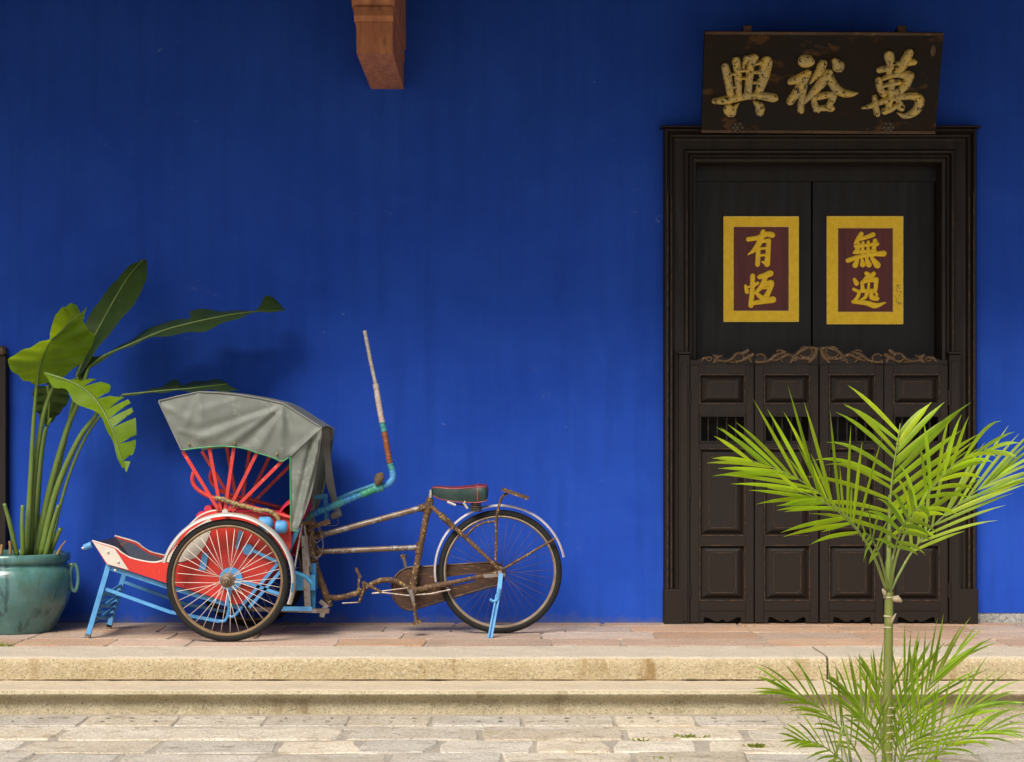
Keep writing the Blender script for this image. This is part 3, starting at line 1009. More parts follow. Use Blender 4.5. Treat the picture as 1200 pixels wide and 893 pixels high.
for (x0, x1, lab, args) in ((XL, XM - 0.004, 'tall blackish inner door leaf on the left with the plaque reading 有恆', ((848, 254.2, 935.4, 377), (859, 265.7, 924.3, 364.7), ('you', 'heng'), (840, 250), 6.87)),
                            (XM + 0.004, XR, 'tall blackish inner door leaf on the right with the plaque reading 無逸', ((968.8, 254, 1057.6, 379.7), (981.2, 267.2, 1046.3, 366), ('wu', 'yi'), (965, 250), 6.61))):
    lf = thing('door_leaf', lab, 'door', ((x0 + x1) / 2, -DD, 0.03), 'tall inner door leaves')
    b = MB()
    b.bbox(x0, x1, -DD, -DD + 0.05, 0.032, 2.63, 0.003)
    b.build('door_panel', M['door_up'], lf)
    plaque(lf, *args, mark=(x0 > XM))
b = MB()
b.box(FX0 + 0.18, FX1 - 0.18, 0.105, 0.165, 2.605, 2.74)
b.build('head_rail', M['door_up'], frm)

# ------------------------------------------------------------------ half-height swing doors
LW = (1112 - 808.7) / 4 / 201.6                 # leaf width
LX0 = (808.7 - 600) / 201.6
YF, YB = -0.078, -0.038                          # faces of the leaf


def zpx(y):
    return CAM_Z - (y - HOR) / 201.6


def leaf_parts(root, x0):
    """everything of one swing leaf but its carved crest"""
    x1 = x0 + LW - 0.005
    zt, zb = zpx(427.5), 0.008
    pl_, pr_ = x0 + 0.054, x0 + LW - 0.054
    zs = [(438.5, 473.5), (486.5, 518.5), (525.5, 628), (638.5, 704), (715.5, 726.5)]
    zs = [(zpx(a_), zpx(b_)) for a_, b_ in zs]
    b = MB()
    b.bbox(x0, pl_, YF, YB, zb, zt, 0.003)
    b.bbox(pr_, x1, YF, YB, zb, zt, 0.003)
    prev = zt
    for (zu, zl) in zs[:4]:
        b.box(pl_, pr_, YF + 0.001, YB, zu, prev)
        prev = zl
    b.box(pl_, pr_, YF + 0.001, YB, zs[4][0], prev)
    b.build('stile_frame', M['door'], root)
    for k in (0, 2, 3):
        zu, zl = zs[k]
        b = MB()
        b.box(pl_, pr_, YF + 0.022, YB, zl, zu)
        i1, i2 = 0.012, 0.046 if k else 0.042
        A = [(pl_ + i1, zl + i1), (pr_ - i1, zl + i1), (pr_ - i1, zu - i1), (pl_ + i1, zu - i1)]
        B = [(pl_ + i2, zl + i2 * .8), (pr_ - i2, zl + i2 * .8), (pr_ - i2, zu - i2 * .8), (pl_ + i2, zu - i2 * .8)]
        v = [Vector((p[0], YF + 0.0215, p[1])) for p in A] + [Vector((p[0], YF + 0.004, p[1])) for p in B]
        b.add(v, [(q, (q + 1) % 4, 4 + (q + 1) % 4, 4 + q) for q in range(4)] + [(4, 5, 6, 7)])
        pn = b.build('panel', M['door'], root)
        b = MB()                                 # lined octagon bead on the raised field
        ix, iz, cc = 0.056, 0.052 if k else 0.048, 0.016
        X0, X1, Z0, Z1 = pl_ + ix, pr_ - ix, zl + iz * .9, zu - iz * .9
        oc = [(X0 + cc, Z0), (X1 - cc, Z0), (X1, Z0 + cc), (X1, Z1 - cc), (X1 - cc, Z1), (X0 + cc, Z1), (X0, Z1 - cc), (X0, Z0 + cc)]
        b.tube([(p[0], YF + 0.0035, p[1]) for p in oc], 0.0020, 5, closed=True)
        b.build('bead', M['bead'], pn)
        b = MB()
        e = 0.0025
        for (p, q) in (((pl_ + e, zl + e), (pr_ - e, zl + e)), ((pr_ - e, zl + e), (pr_ - e, zu - e)), ((pr_ - e, zu - e), (pl_ + e, zu - e)), ((pl_ + e, zu - e), (pl_ + e, zl + e))):
            b.bar((p[0], YF + 0.001, p[1]), (q[0], YF + 0.001, q[1]), 0.004, 0.006)
        b.build('worn_edge', M['worn_edge'], pn)
    zu, zl = zs[1]
    b = MB()
    e = 0.0045
    for (p, q) in (((pl_ + e, zl + e), (pr_ - e, zl + e)), ((pr_ - e, zl + 2 * e), (pr_ - e, zu - 2 * e)), ((pr_ - e, zu - e), (pl_ + e, zu - e)), ((pl_ + e, zu - 2 * e), (pl_ + e, zl + 2 * e))):
        b.bar((p[0], YF + 0.005, p[1]), (q[0], YF + 0.005, q[1]), 0.0085, 0.022)
    b.build('opening_frame', M['door'], root)
    for k in range(4):
        xx = pl_ + (pr_ - pl_) * (k + 1.0) / 5.0 * 1.0
        h_ = zu - zl - 0.018
        b = MB()
        pf = [(0.0, 0), (0.006, 0), (0.006, .012), (0.0035, .02), (0.006, .035), (0.0075, .06), (0.005, .085), (0.0035, .1), (0.006, .112), (0.006, .122), (0.0, .122)]
        b.lathe([(r_, z_ / 0.122 * h_) for r_, z_ in pf], (xx, YF + 0.016, zl + 0.009), 'Z', 8)
        b.build('baluster', M['door'], root, smooth_=True, angle=40)
    # bottom apron with its scalloped cut
    zu = zs[4][0]
    w_ = pr_ - pl_
    out = [(0, 0.0), (0.09, 0.0), (0.10, 0.55), (0.14, 0.62), (0.22, 0.50), (0.32, 0.20), (0.42, 0.10), (0.48, 0.34), (0.52, 0.34), (0.58, 0.10), (0.68, 0.20), (0.78, 0.50), (0.86, 0.62), (0.90, 0.55), (0.91, 0.0), (1, 0.0)]
    poly = [Vector((pl_ + w_ * q[0], YF + 0.006, zb + (zu - zb - 0.004) * q[1] * 0.8)) for q in out] + [Vector((pr_, YF + 0.006, zu)), Vector((pl_, YF + 0.006, zu))]
    b = MB()
    b.prism(poly, (0, 0.03, 0))
    b.build('apron', M['door'], root)


def crest(root, x0, tall, flip):
    """carved scroll board on top of one leaf; written for the leaf whose high end is at its right"""
    w = LW - 0.005
    S = lambda u: x0 + (w * (1 - u) if flip else w * u)
    z0 = zpx(427.5)
    if tall:
        K_ = 0.80
        line = [(0, .052), (.06, .070), (.16, .072), (.24, .050), (.33, .078), (.42, .098), (.50, .100), (.55, .082), (.66, .100), (.78, .128), (.88, .132), (.95, .120), (1, .128)]
        curls = [(.09, .048, .030), (.40, .080, .026), (.80, .092, .038), (.62, .050, .02)]
        strokes = [[(.02, .02, .010), (.15, .022, .010), (.26, .040, .013), (.34, .070, .014), (.48, .093, .010)], [(.30, .030, .008), (.40, .045, .012), (.52, .075, .014), (.62, .062, .012), (.72, .100, .014), (.86, .125, .012), (.97, .118, .012)],
                   [(.56, .012, .008), (.60, .040, .014), (.68, .055, .010)], [(.98, .115, .014), (.93, .060, .018), (.86, .022, .012)], [(.70, .045, .01), (.80, .048, .016), (.90, .04, .014)], [(.44, .02, .006), (.40, .045, .010)]]
    else:
        K_ = 0.85
        line = [(0, .038), (.10, .038), (.18, .050), (.26, .056), (.32, .058), (.38, .078), (.46, .074), (.50, .058), (.58, .050), (.66, .068), (.74, .082), (.80, .082), (.86, .104), (.92, .100), (.95, .082), (1, .084)]
        curls = [(.77, .050, .028), (.30, .040, .014)]
        strokes = [[(.19, .028, .008), (.22, .044, .012), (.32, .050, .008)], [(.38, .020, .012), (.42, .045, .020), (.37, .068, .008)], [(.42, .05, .012), (.50, .062, .006)], [(.44, .030, .010), (.55, .025, .009), (.66, .040, .012), (.73, .074, .012), (.84, .078, .014), (.90, .096, .014)],
                   [(.98, .070, .014), (.90, .050, .016), (.82, .030, .012), (.72, .018, .008)], [(.96, .02, .008), (.93, .045, .014)], [(.56, .02, .005), (.68, .018, .008)]]
    b = MB()
    L = [Vector((S(u), YF + 0.010, z0 + h * K_ - 0.004)) for u, h in line]
    L = smooth(L, 4)
    L[0].x, L[-1].x = S(0), S(1)
    poly = [Vector((S(0), YF + 0.010, z0 + 0.001))] + L + [Vector((S(1), YF + 0.010, z0 + 0.001))]
    b.prism(poly, (0, 0.026, 0))
    cr = b.build('crest', M['door'], root)
    b = MB()

    class PP:
        def __call__(self, u, v, w_=0.0):
            return Vector((u, YF + 0.0095 - w_, v))
    pp = PP()
    for st in strokes:
        stroke(b, pp, [(S(u), z0 + h * K_, r_ * .8) for u, h, r_ in st], (0, 0), 1.0, 0.009 * 3)
    for (u, h, r_) in curls:
        ring = []
        for k in range(14):
            a_ = -2.6 + k * 0.38
            ring.append((S(u) + r_ * math.cos(a_) * (-1 if flip else 1), z0 + h * K_ + r_ * K_ * math.sin(a_), 0.006))
        stroke(b, pp, ring, (0, 0), 1.0, 0.009 * 3)
    b.build('carved_scroll', M['gilt_wood'], cr, smooth_=True)


labels = ['half height dark brown swing door leaf hung on the left post', 'half height swing door leaf just left of the middle gap between the doors',
          'half height swing door leaf just right of the middle gap, behind the upright palm frond', 'half height dark brown swing door leaf hung on the right post, behind the palm']
proto = thing('swing_door_leaf', labels[0], 'swing door', (LX0, YB, 0.0), 'half height swing door leaves')
leaf_parts(proto, LX0)
leaves = [proto]
for k in range(1, 4):
    r_ = proto.copy()
    col.objects.link(r_)
    r_.location.x = LX0 + LW * k + (0.002 if k == 2 else 0)
    r_['label'] = labels[k]
    for ch in list(proto.children):
        c_ = ch.copy()
        col.objects.link(c_)
        c_.parent = r_
        for g2 in ch.children:
            d2 = g2.copy()
            col.objects.link(d2)
            d2.parent = c_
    leaves.append(r_)
for k, r_ in enumerate(leaves):
    crest(r_, r_.location.x, k in (1, 2), k >= 2)

# ------------------------------------------------------------------ timber post at the left edge
pst = thing('timber_post', 'dark brown timber post with paler top at the left edge behind the potted plant', 'post', W(2, 730, 0.06))
b = MB()
xr = (7.5 - 600) / 201.2
b.bbox(xr - 0.10, xr, -0.07, 0.0, 0.0, zpx(417), 0.004)
b.build('shaft', M['door'], pst)
b = MB()
b.bbox(xr - 0.085, xr - 0.008, -0.066, -0.002, zpx(416.5), zpx(405), 0.012)
b.build('cap', M['gilt_wood'], pst)

# ------------------------------------------------------------------ the trishaw
DC = 0.57
DN, DF = 0.97, 0.17
TR = thing('trishaw', 'old red and light blue cycle rickshaw with grey canvas hood parked against the blue wall', 'trishaw', (W(300, 745, DC).x, -DC, 0))


def wheel(name_d, cx, R_, tyre_r, rim_m, spoke_m, spoke_r, nsp, hub_r, hub_w, tyre_w=0.019):
    root = bpy.data.objects.new('wheel', None)
    root.location = Vector((cx, -name_d, R_)) - TR.location
    col.objects.link(root)
    root.parent = TR
    c = (cx, -name_d, R_)
    b = MB()
    pr = []
    for k in range(14):
        a_ = 2 * math.pi * k / 14
        pr.append((R_ - tyre_r + tyre_r * math.cos(a_), tyre_w * math.sin(a_)))
    b.lathe(pr, c, 'Y', 72, close_prof=True)
    for k in range(130):                         # tread blocks on the shoulder
        a_ = 2 * math.pi * k / 130
        for s in (-1, 1):
            p = Vector(c) + Vector(((R_ - 0.008) * math.cos(a_), s * tyre_w * 0.82, (R_ - 0.008) * math.sin(a_)))
            q = Vector(c) + Vector(((R_ - 0.0015) * math.cos(a_), s * tyre_w * 0.45, (R_ - 0.0015) * math.sin(a_)))
            b.bar(p, q, 0.007, 0.004, up=Vector((math.cos(a_), 0, math.sin(a_))))
    b.build('tyre', M['tyre'], root, smooth_=True, angle=50)
    ri = R_ - 2 * tyre_r
    b = MB()
    b.lathe([(ri + 0.007, -0.016), (ri + 0.007, 0.016), (ri + 0.001, 0.0175), (ri - 0.005, 0.011), (ri - 0.007, 0.0), (ri - 0.005, -0.011), (ri + 0.001, -0.0175)], c, 'Y', 72, close_prof=True)
    b.build('rim', rim_m, root, smooth_=True, angle=50)
    b = MB()
    for k in range(nsp):
        a_ = 2 * math.pi * k / nsp + 0.04
        s = 1 if k % 2 else -1
        tw = (0.20 if (k // 2) % 2 else -0.20)
        p = Vector(c) + Vector((hub_r * 1.3 * math.cos(a_ + tw * 1.6), s * hub_w * 0.8, hub_r * 1.3 * math.sin(a_ + tw * 1.6)))
        q = Vector(c) + Vector(((ri - 0.006) * math.cos(a_), s * 0.003, (ri - 0.006) * math.sin(a_)))
        b.tube([p, q], spoke_r, 5)
    b.build('spokes', spoke_m, root, smooth_=True)
    b = MB()
    b.lathe([(0, hub_w + 0.03), (0.010, hub_w + 0.03), (0.012, hub_w + 0.018), (hub_r * 0.85, hub_w + 0.014), (hub_r * 0.9, hub_w), (hub_r * 1.45, hub_w * 0.85), (hub_r * 1.45, hub_w * 0.7), (hub_r * 0.6, hub_w * 0.5),
             (hub_r * 0.6, -hub_w * 0.5), (hub_r * 1.45, -hub_w * 0.7), (hub_r * 1.45, -hub_w * 0.85), (hub_r * 0.9, -hub_w), (0, -hub_w - 0.012)], c, 'Y', 24)
    b.build('hub', M['hub'], root, smooth_=True, angle=35)
    return root


XW = (267 - 600) / (FPX / (10 - DN))
wheel(DN, XW, 0.325, 0.0195, M['rim'], M['spoke'], 0.0017, 36, 0.026, 0.032)
wheel(DF, XW, 0.325, 0.0195, M['rim'], M['spoke'], 0.0017, 36, 0.026, 0.032)
XRW = (586 - 600) / (FPX / (10 - DC))
wheel(DC, XRW, 0.342, 0.0195, M['rim_grey'], M['rust_thin'], 0.0011, 36, 0.020, 0.035)


def P_(pts, d=DC):
    return WP(pts, d)


def part(name, mat, fn, smooth_=True, angle=45, parent=None):
    b = MB()
    fn(b)
    return b.build(name, mat, parent or TR, smooth_=smooth_, angle=angle)


def mirror(p):
    return Vector((p.x, -2 * DC - p.y, p.z))


# body sides
side = [(108, 634), (121, 638), (134, 642), (142, 648), (152, 654), (166, 657.7), (180, 659.7), (190, 659), (203, 643), (213, 627), (224, 615), (234, 605.5), (246, 600), (257, 598.3), (300, 601), (341, 608.5),
        (341, 640), (336, 652), (318, 672), (300, 693), (283, 708), (272, 708), (250, 700), (191, 682), (151, 669), (125, 661.5)]
DS = 0.84
near = P_(side, DS)
for k in (0, 1):
    poly = near if k == 0 else [mirror(p) for p in near]
    off = Vector((0, 0.018, 0)) if k == 0 else Vector((0, -0.018, 0))
    part('side_panel', M['red'], lambda b: b.prism(poly, off), False)
# white wedge and white quarter round on the sides
for k in (0, 1):
    mm = (lambda p: p) if k == 0 else mirror
    oo = Vector((0, -0.004, 0)) if k == 0 else Vector((0, 0.004, 0))
    part('white_panel', M['white'], lambda b: b.prism([mm(p) for p in P_([(109, 635), (121, 638.6), (134.5, 643), (151, 668), (126, 661)], DS + 0.0005)], oo), False)
    part('white_panel', M['white'], lambda b: b.prism([mm(p) for p in P_([(192, 658), (205, 642), (222, 622), (246, 607), (249, 612), (246, 626), (240, 640), (229, 654), (213, 658.5), (200, 659)], DS + 0.0005)], oo), False)
# white trim along the top edge of both sides
trim_line = smooth(P_([(108, 634), (134, 641.6), (142, 647.6), (152, 653.6), (166, 657.3), (180, 659.3), (190, 657.5)], DS - 0.009), 3)
trim2 = smooth(P_([(190, 658), (203, 641), (213, 625), (224, 614), (234, 605), (246, 599.6), (257, 598)], DS - 0.009), 3)
for mm in ((lambda p: p), mirror):
    part('edge_trim', M['white'], lambda b: b.tube([mm(p) for p in trim_line], 0.0062, 8))
    part('edge_trim', M['white'], lambda b: b.tube([mm(p) for p in trim2], 0.0062, 8))


def sheet(b, pts, d0, d1, th=0.012):
    up = [W(p[0], p[1], DS) for p in pts]
    nn = [Vector((p.x, -d0, p.z)) for p in up]
    ff = [Vector((p.x, -d1, p.z)) for p in up]
    lo = [q + Vector((0.0, 0, -th)) for q in nn]
    lf_ = [q + Vector((0.0, 0, -th)) for q in ff]
    b.grid([nn, ff])
    b.grid([lo, lf_])


D0, D1 = DS - 0.019, 2 * DC - DS + 0.019
part('footwell', M['inside'], lambda b: sheet(b, [(109, 635.5), (127, 659), (151, 667), (191, 680), (215, 687)], D0, D1), False)
for mm in ((lambda p: p), mirror):                # dark inner lining of the footwell sides
    part('lining', M['inside'], lambda b: b.prism([mm(p) for p in P_([(110, 636), (134, 644), (142, 650), (152, 656), (166, 660), (190, 661), (200, 664), (200, 682), (151, 667), (128, 660)], DS - 0.0195)], mm(Vector((0, 0.004, 0))) - mm(Vector((0, 0, 0)))), False)
part('body_floor', M['red'], lambda b: sheet(b, [(215, 688), (250, 698), (272, 706), (283, 706), (300, 691), (318, 670), (335, 650)], D0, D1), False)
part('seat', M['cushion'], lambda b: (b.bbox(W(228, 0, DS).x, W(335, 0, DS).x, -D0, -D1, W(0, 618, DS).z, W(0, 600, DS).z, 0.02)))
part('seat_bolster', M['cushion'], lambda b: b.tube([Vector((W(243, 0, DS).x, -D0, W(0, 597, DS).z)), Vector((W(243, 0, DS).x, -D1, W(0, 597, DS).z))], 0.022, 12))


def backrest(b):
    rows = []
    prof_ = [(318, 612), (322, 600), (330, 589), (341, 582), (352, 580), (356, 592), (352, 610)]
    pr = smooth([Vector((q[0], q[1], 0)) for q in prof_], 4)
    for k in range(13):
        t_ = k / 12
        dd = (D0 - 0.01) + (D1 - D0 + 0.02) * t_
        bulge = 1.0 - 0.25 * abs(2 * t_ - 1) ** 3
        rows.append([Vector((W(343 + (p.x - 343) * bulge, p.y, DS).x, -dd, W(0, 612 + (p.y - 612) * bulge, DS).z)) for p in pr])
    b.grid(rows)


part('backrest', M['cushion'], backrest)
# top rail of the body, curved arm rail, garland
arm = [(227, 553), (225.5, 563), (231, 573), (246, 582), (273, 589), (293, 594), (320, 601), (345, 608)]
for mm in ((lambda p: p), mirror):
    part('arm_rail', M['red_rod'], lambda b: b.tube([mm(p) for p in smooth(P_(arm, DS + 0.006), 6)], 0.0115, 8))
gar = [(252, 583), (262, 585), (275, 590), (290, 594), (303, 598), (312, 598), (320, 601), (326, 608), (329, 616)]


def garland(b):
    pts = resample(smooth(P_(gar, DS + 0.03), 6), 60)
    r0 = random.Random(4)
    b.tube(pts, [0.0085 + 0.005 * r0.random() for _ in pts], 7)
    for p in pts:
        for _ in range(2):
            q = p + Vector((r0.uniform(-.012, .012), r0.uniform(-.012, .004), r0.uniform(-.014, .012)))
            b.bar(p, q, 0.005, 0.002)


part('garland', M['garland'], garland)
# hood ribs
ribs = [((256.5, 598), (214.5, 529)), ((259, 598.5), (245, 523)), ((263.5, 599.5), (274.5, 522)), ((267, 599.5), (303, 527)), ((272, 599), (333, 538))]
for mm in ((lambda p: p), mirror):
    for (p, q) in ribs:
        part('hood_rib', M['red_rod'], lambda b: b.bar(mm(W(p[0], p[1], DS + 0.01)), mm(W(q[0], q[1], DS + 0.01)), 0.018, 0.013))
part('rib_bracket', M['alu'], lambda b: b.lathe([(0, 0.012), (0.016, 0.012), (0.018, 0), (0.018, -0.012)], W(264, 600, DS + 0.02), 'Y', 12))

# canvas hood
DH = 0.872
top_e = [(186, 469.5), (209, 464), (233, 459), (258, 460), (284, 463), (310, 467.5), (333, 473), (355, 487), (377, 501)]
bot_e = [(213, 527.5), (235, 524.8), (260, 523), (283, 525), (301, 530.5), (320, 536.5), (330, 540.5), (340, 535)]
creases = [((333, 474), (236, 514), 0.013, 5), ((333, 474), (268, 520), 0.010, 4), ((333, 474), (302, 528), 0.008, 4), ((333, 474), (326, 537), 0.011, 6), ((233, 460), (236, 494), 0.008, 4), ((233, 460), (216, 500), 0.006, 4),
           ((190, 475), (230, 498), 0.007, 5), ((377, 502), (341, 534), 0.012, 4), ((333, 474), (250, 500), -0.012, 5), ((333, 474), (285, 522), -0.012, 5), ((284, 464), (240, 480), 0.005, 4), ((210, 505), (250, 516), 0.006, 5), ((333, 474), (345, 520), -0.01, 6),
           ((377, 505), (350, 615), 0.020, 4), ((365, 515), (346, 610), -0.016, 4), ((374, 540), (356, 600), -0.012, 3)]


def crease(x_, y_):
    s = 0.0
    for (a_, b2, amp, wd) in creases:
        A, B = Vector(a_), Vector(b2)
        q = Vector((x_, y_))
        t_ = max(0, min(1, (q - A).dot(B - A) / (B - A).length_squared))
        dist = (q - A - (B - A) * t_).length
        wdt = wd * (0.45 + 0.9 * t_)
        s += 1.25 * amp * math.exp(-(dist / wdt) ** 2) * (1 - 0.25 * t_)
    s += 0.004 * noise.noise(Vector((x_ * 0.05, y_ * 0.08, 1.3)))
    return s


def ruled(b, e1, e2, nu, nv, mm, bulge=0.0):
    E1 = resample([Vector((q[0], q[1], 0)) for q in e1], nu)
    E2 = resample(smooth([Vector((q[0], q[1], 0)) for q in e2], 4), nu)
    rows = []
    for k in range(nv + 1):
        v_ = k / nv
        row = []
        for p, q in zip(E1, E2):
            r_ = p.lerp(q, v_)
            o = crease(r_.x, r_.y) * min(1, 4 * v_ + 0.15) * (1.0 if v_ < 0.93 else 0.5) + bulge * math.sin(math.pi * v_)
            row.append(mm(W(r_.x, r_.y, DH + o)))
        rows.append(row)
    b.grid(rows)
    return rows


flap_l = [(340, 535), (340.5, 580), (341, 622)]
flap_r = [(377, 501.5), (376, 520), (371, 550), (363, 585), (349, 622.5)]


def hood(b):
    for mm in ((lambda p: p), mirror):
        ruled(b, top_e, bot_e, 70, 26, mm, 0.01)
        ruled(b, flap_l, flap_r, 40, 22, mm, 0.0)
    E1 = resample([Vector((q[0], q[1], 0)) for q in top_e], 70)
    rows = []
    for k in range(15):
        t_ = k / 14
        row = []
        for p in E1:
            q = W(p.x, p.y, DH + crease(p.x, p.y) * .15)
            row.append(Vector((q.x, q.y + (mirror(q).y - q.y) * t_, q.z + 0.012 * math.sin(math.pi * t_))))
        rows.append(row)
    b.grid(rows)


hd = part('hood', M['canvas'], hood, True, 60)


def seams(b, mm):
    if True:
        b.tube([mm(p) for p in resample(WP([(q[0], q[1] + 0.3) for q in top_e], DH + 0.004), 50)], 0.0042, 6)
        b.tube([mm(p) for p in WP([(377, 501.5), (340.5, 534.5)], DH + 0.011)], 0.0045, 6)
        b.tube([mm(p) for p in WP([(186, 470), (213, 527.5)], DH + 0.006)], 0.0055, 6)


for mm in ((lambda p: p), mirror):
    part('seam', M['canvas_dark'], lambda b: seams(b, mm), parent=hd)


def gtrim(b, mm):
    if True:
        L = smooth(WP(bot_e, DH + 0.005), 5)
        b.tube([mm(p) for p in L], 0.0038, 6)
        b.tube([mm(p) for p in WP(flap_l + [(349, 622.5)], DH + 0.003)], 0.0042, 6)


for mm in ((lambda p: p), mirror):
    part('green_trim', M['green_trim'], lambda b: gtrim(b, mm), parent=hd)
for (px, py) in ((221.5, 520.5), (275, 519), (324.5, 532)):
    part('stud', M['garland'], lambda b: b.lathe([(0.007, -0.004), (0.007, 0.002), (0.004, 0.005), (0, 0.006)], W(px, py, DH + 0.010 + crease(px, py)), 'Y', 10), parent=hd)


def strap(b):
    c_ = smooth(WP([(381, 502), (383, 530), (386.5, 560), (391, 585), (394.5, 598)], 0.42), 5)
    w_ = [0.020] * len(c_)
    rows = [[p + Vector((-q * (1 + .2 * math.sin(i * .7)), 0.01 * math.sin(i * .5), 0)) for i, (p, q) in enumerate(zip(c_, w_))], [p + Vector((q, 0.006 * math.cos(i * .6), 0)) for i, (p, q) in enumerate(zip(c_, w_))]]
    b.grid(rows)


part('strap', M['canvas_dark'], strap, parent=hd)
part('strap', M['canvas_dark'], lambda b: b.tube(WP([(388, 606), (394, 603), (400, 601)], 0.46), [0.016, 0.022, 0.018], 10), parent=hd)
# mudguards of the front wheels
for dd in (DN, DF):
    a0, a1 = R(-21), R(164)
    s = 1 if dd == DN else -1
    prf = [(0.344, 0.038 * s), (0.351, 0.034 * s), (0.357, 0.016 * s), (0.359, 0.0), (0.357, -0.03 * s), (0.351, -0.045 * s)]
    prf2 = prf + [(r_ - 0.004, h_) for r_, h_ in reversed(prf)]
    part('mudguard', M['alu'], lambda b: b.lathe(prf2, (XW, -dd, 0.325), 'Y', 64, a0, a1, True))
part('maker_plate', M['blue_dark'], lambda b: b.lathe([(0.344, 0.0395), (0.352, 0.0355), (0.352, 0.0375), (0.344, 0.0415)], (XW, -DN, 0.325), 'Y', 6, R(-10), R(-2), True))
# chassis, light blue
DB = 0.80


def bars(b, L, w=0.016, h=0.016, d=DB, both=True):
    for (p, q) in L:
        a_, c_ = W(p[0], p[1], p[2] if len(p) > 2 else d), W(q[0], q[1], q[2] if len(q) > 2 else d)
        b.bar(a_, c_, w, h)
        if both:
            b.bar(mirror(a_), mirror(c_), w, h)


part('chassis', M['blue'], lambda b: (bars(b, [((124, 663.5), (192, 686)), ((192, 686), (284, 713))], 0.024, 0.020), bars(b, [((123.5, 690), (199, 717)), ((199, 717), (257, 728))], 0.017, 0.014),
                                      b.tube([Vector((W(130, 0, DB).x, -DB, W(0, 666, DB).z)), mirror(Vector((W(130, 0, DB).x, -DB, W(0, 666, DB).z)))], 0.009, 8)), False)
for mm in ((lambda p: p), mirror):
    part('leg', M['blue'], lambda b: b.bar(mm(W(127.5, 662, 0.81)), mm(W(103, 745.5, 0.81)), 0.026, 0.018), False)
    part('leg_tip', M['rust_pale'], lambda b: b.bar(mm(W(103.8, 743, 0.811)), mm(W(102.2, 748.3, 0.811)), 0.028, 0.020), False)


def lattice(b):
    for k in range(5):
        y_ = 694 + 7 * k
        xx = 127.5 - (y_ - 662) * 0.295
        p, q = W(xx, y_, 0.80), mirror(W(xx - 2, y_ + 7, 0.80))
        q2, p2 = mirror(W(xx, y_, 0.80)), W(xx - 2, y_ + 7, 0.80)
        mid1 = p.lerp(q, .5) + Vector((0.02 * (-1) ** k, 0, -0.015))
        b.tube(smooth([p, mid1, q], 6), 0.009, 7)
        b.tube(smooth([p2, mid1 + Vector((-.01, 0, .02)), q2], 6), 0.009, 7)


part('leg_lattice', M['blue'], lattice)
part('front_handle', M['blue'], lambda b: b.tube(WP([(99, 641.5), (107.5, 638)], 0.80), 0.017, 12))
part('front_handle', M['alu'], lambda b: b.tube(WP([(96.3, 642.8), (99, 641.5)], 0.80), 0.008, 8))
for (px, py) in ((126.5, 647), (138.5, 658.5), (135, 668.5)):
    part('bolt', M['alu'], lambda b: b.lathe([(0.007, -0.002), (0.007, 0.004), (0.004, 0.006), (0, 0.006)], W(px, py, DS + 0.006), 'Y', 8))
# blue plates and struts on the side, seen through the wheel
part('side_bracket', M['blue'], lambda b: (b.bar(W(241, 648, DS + .012), W(237, 668, DS + .012), 0.034, 0.010), b.bar(W(282, 622, DS + .012), W(277.5, 643, DS + .012), 0.018, 0.010)), False)


def susp(b):
    b.lathe([(0.030, -0.01), (0.030, 0.012), (0, 0.014)], W(291, 644, DS + .012), 'Y', 16)
    bars(b, [((294, 644), (327, 659)), ((327, 659), (284, 709)), ((330, 668), (292, 712)), ((281, 680), (330, 697)), ((266, 709), (268.5, 690))], 0.017, 0.012, DS + 0.022, False)
    b.tube(smooth(WP([(257, 728), (264, 727), (268, 716), (268, 706)], DS + .02), 4), 0.008, 8)
    b.tube(smooth(WP([(268, 722), (274, 722), (284, 711)], DS + .02), 4), 0.008, 8)
    b.tube([Vector((XW, -DS - .03, 0.325)), Vector((XW, -DF, 0.325))], 0.013, 8)
    b.lathe([(0.062, -0.006), (0.062, 0.006), (0.0, 0.008)], (XW, -DS - .03, 0.325), 'Y', 20)


part('axle_frame', M['blue'], susp, False)


def lamp(cx, cy, r_, tilt):
    c = W(cx, cy, DS + 0.07)
    lp = part('lamp', M['blue'], lambda b: b.lathe([(0, -0.035), (r_ * .6, -0.032), (r_ * .95, -0.015), (r_, 0.006), (r_, 0.018), (r_ * .8, 0.02)], c, 'Y', 20))
    part('lens', M['chrome'], lambda b: b.lathe([(r_ * .8, 0.018), (r_ * .5, 0.028), (0, 0.032)], c, 'Y', 20), parent=lp)


def lamps():
    c = W(311, 613.5, DS + 0.05)
    lp = part('lamp', M['blue'], lambda b: (b.tube([c + Vector((-0.036, 0, 0)), c + Vector((-0.028, 0, 0)), c + Vector((0.018, 0, 0)), c + Vector((0.032, 0, 0)), c + Vector((0.040, 0, 0))], [0.026, 0.036, 0.037, 0.028, 0.014], 14)))
    part('bracket', M['alu'], lambda b: b.bar(c + Vector((0.0, 0, -0.025)), c + Vector((0.0, 0.02, -0.06)), 0.03, 0.008), False, parent=lp)
    c2 = W(329.5, 617.5, DS + 0.05)
    lp2 = part('lamp', M['blue'], lambda b: b.tube([c2 + Vector((-0.030, 0, 0)), c2 + Vector((-0.024, 0, 0)), c2 + Vector((0.016, 0, 0)), c2 + Vector((0.030, 0, 0)), c2 + Vector((0.036, 0, 0))], [0.024, 0.034, 0.035, 0.026, 0.013], 14))
    part('collar', M['gold_edge'], lambda b: b.tube([c2 + Vector((-0.014, -0.004, -.014)), c2 + Vector((0.01, -0.004, -.02))], 0.014, 10), parent=lp2)


lamps()
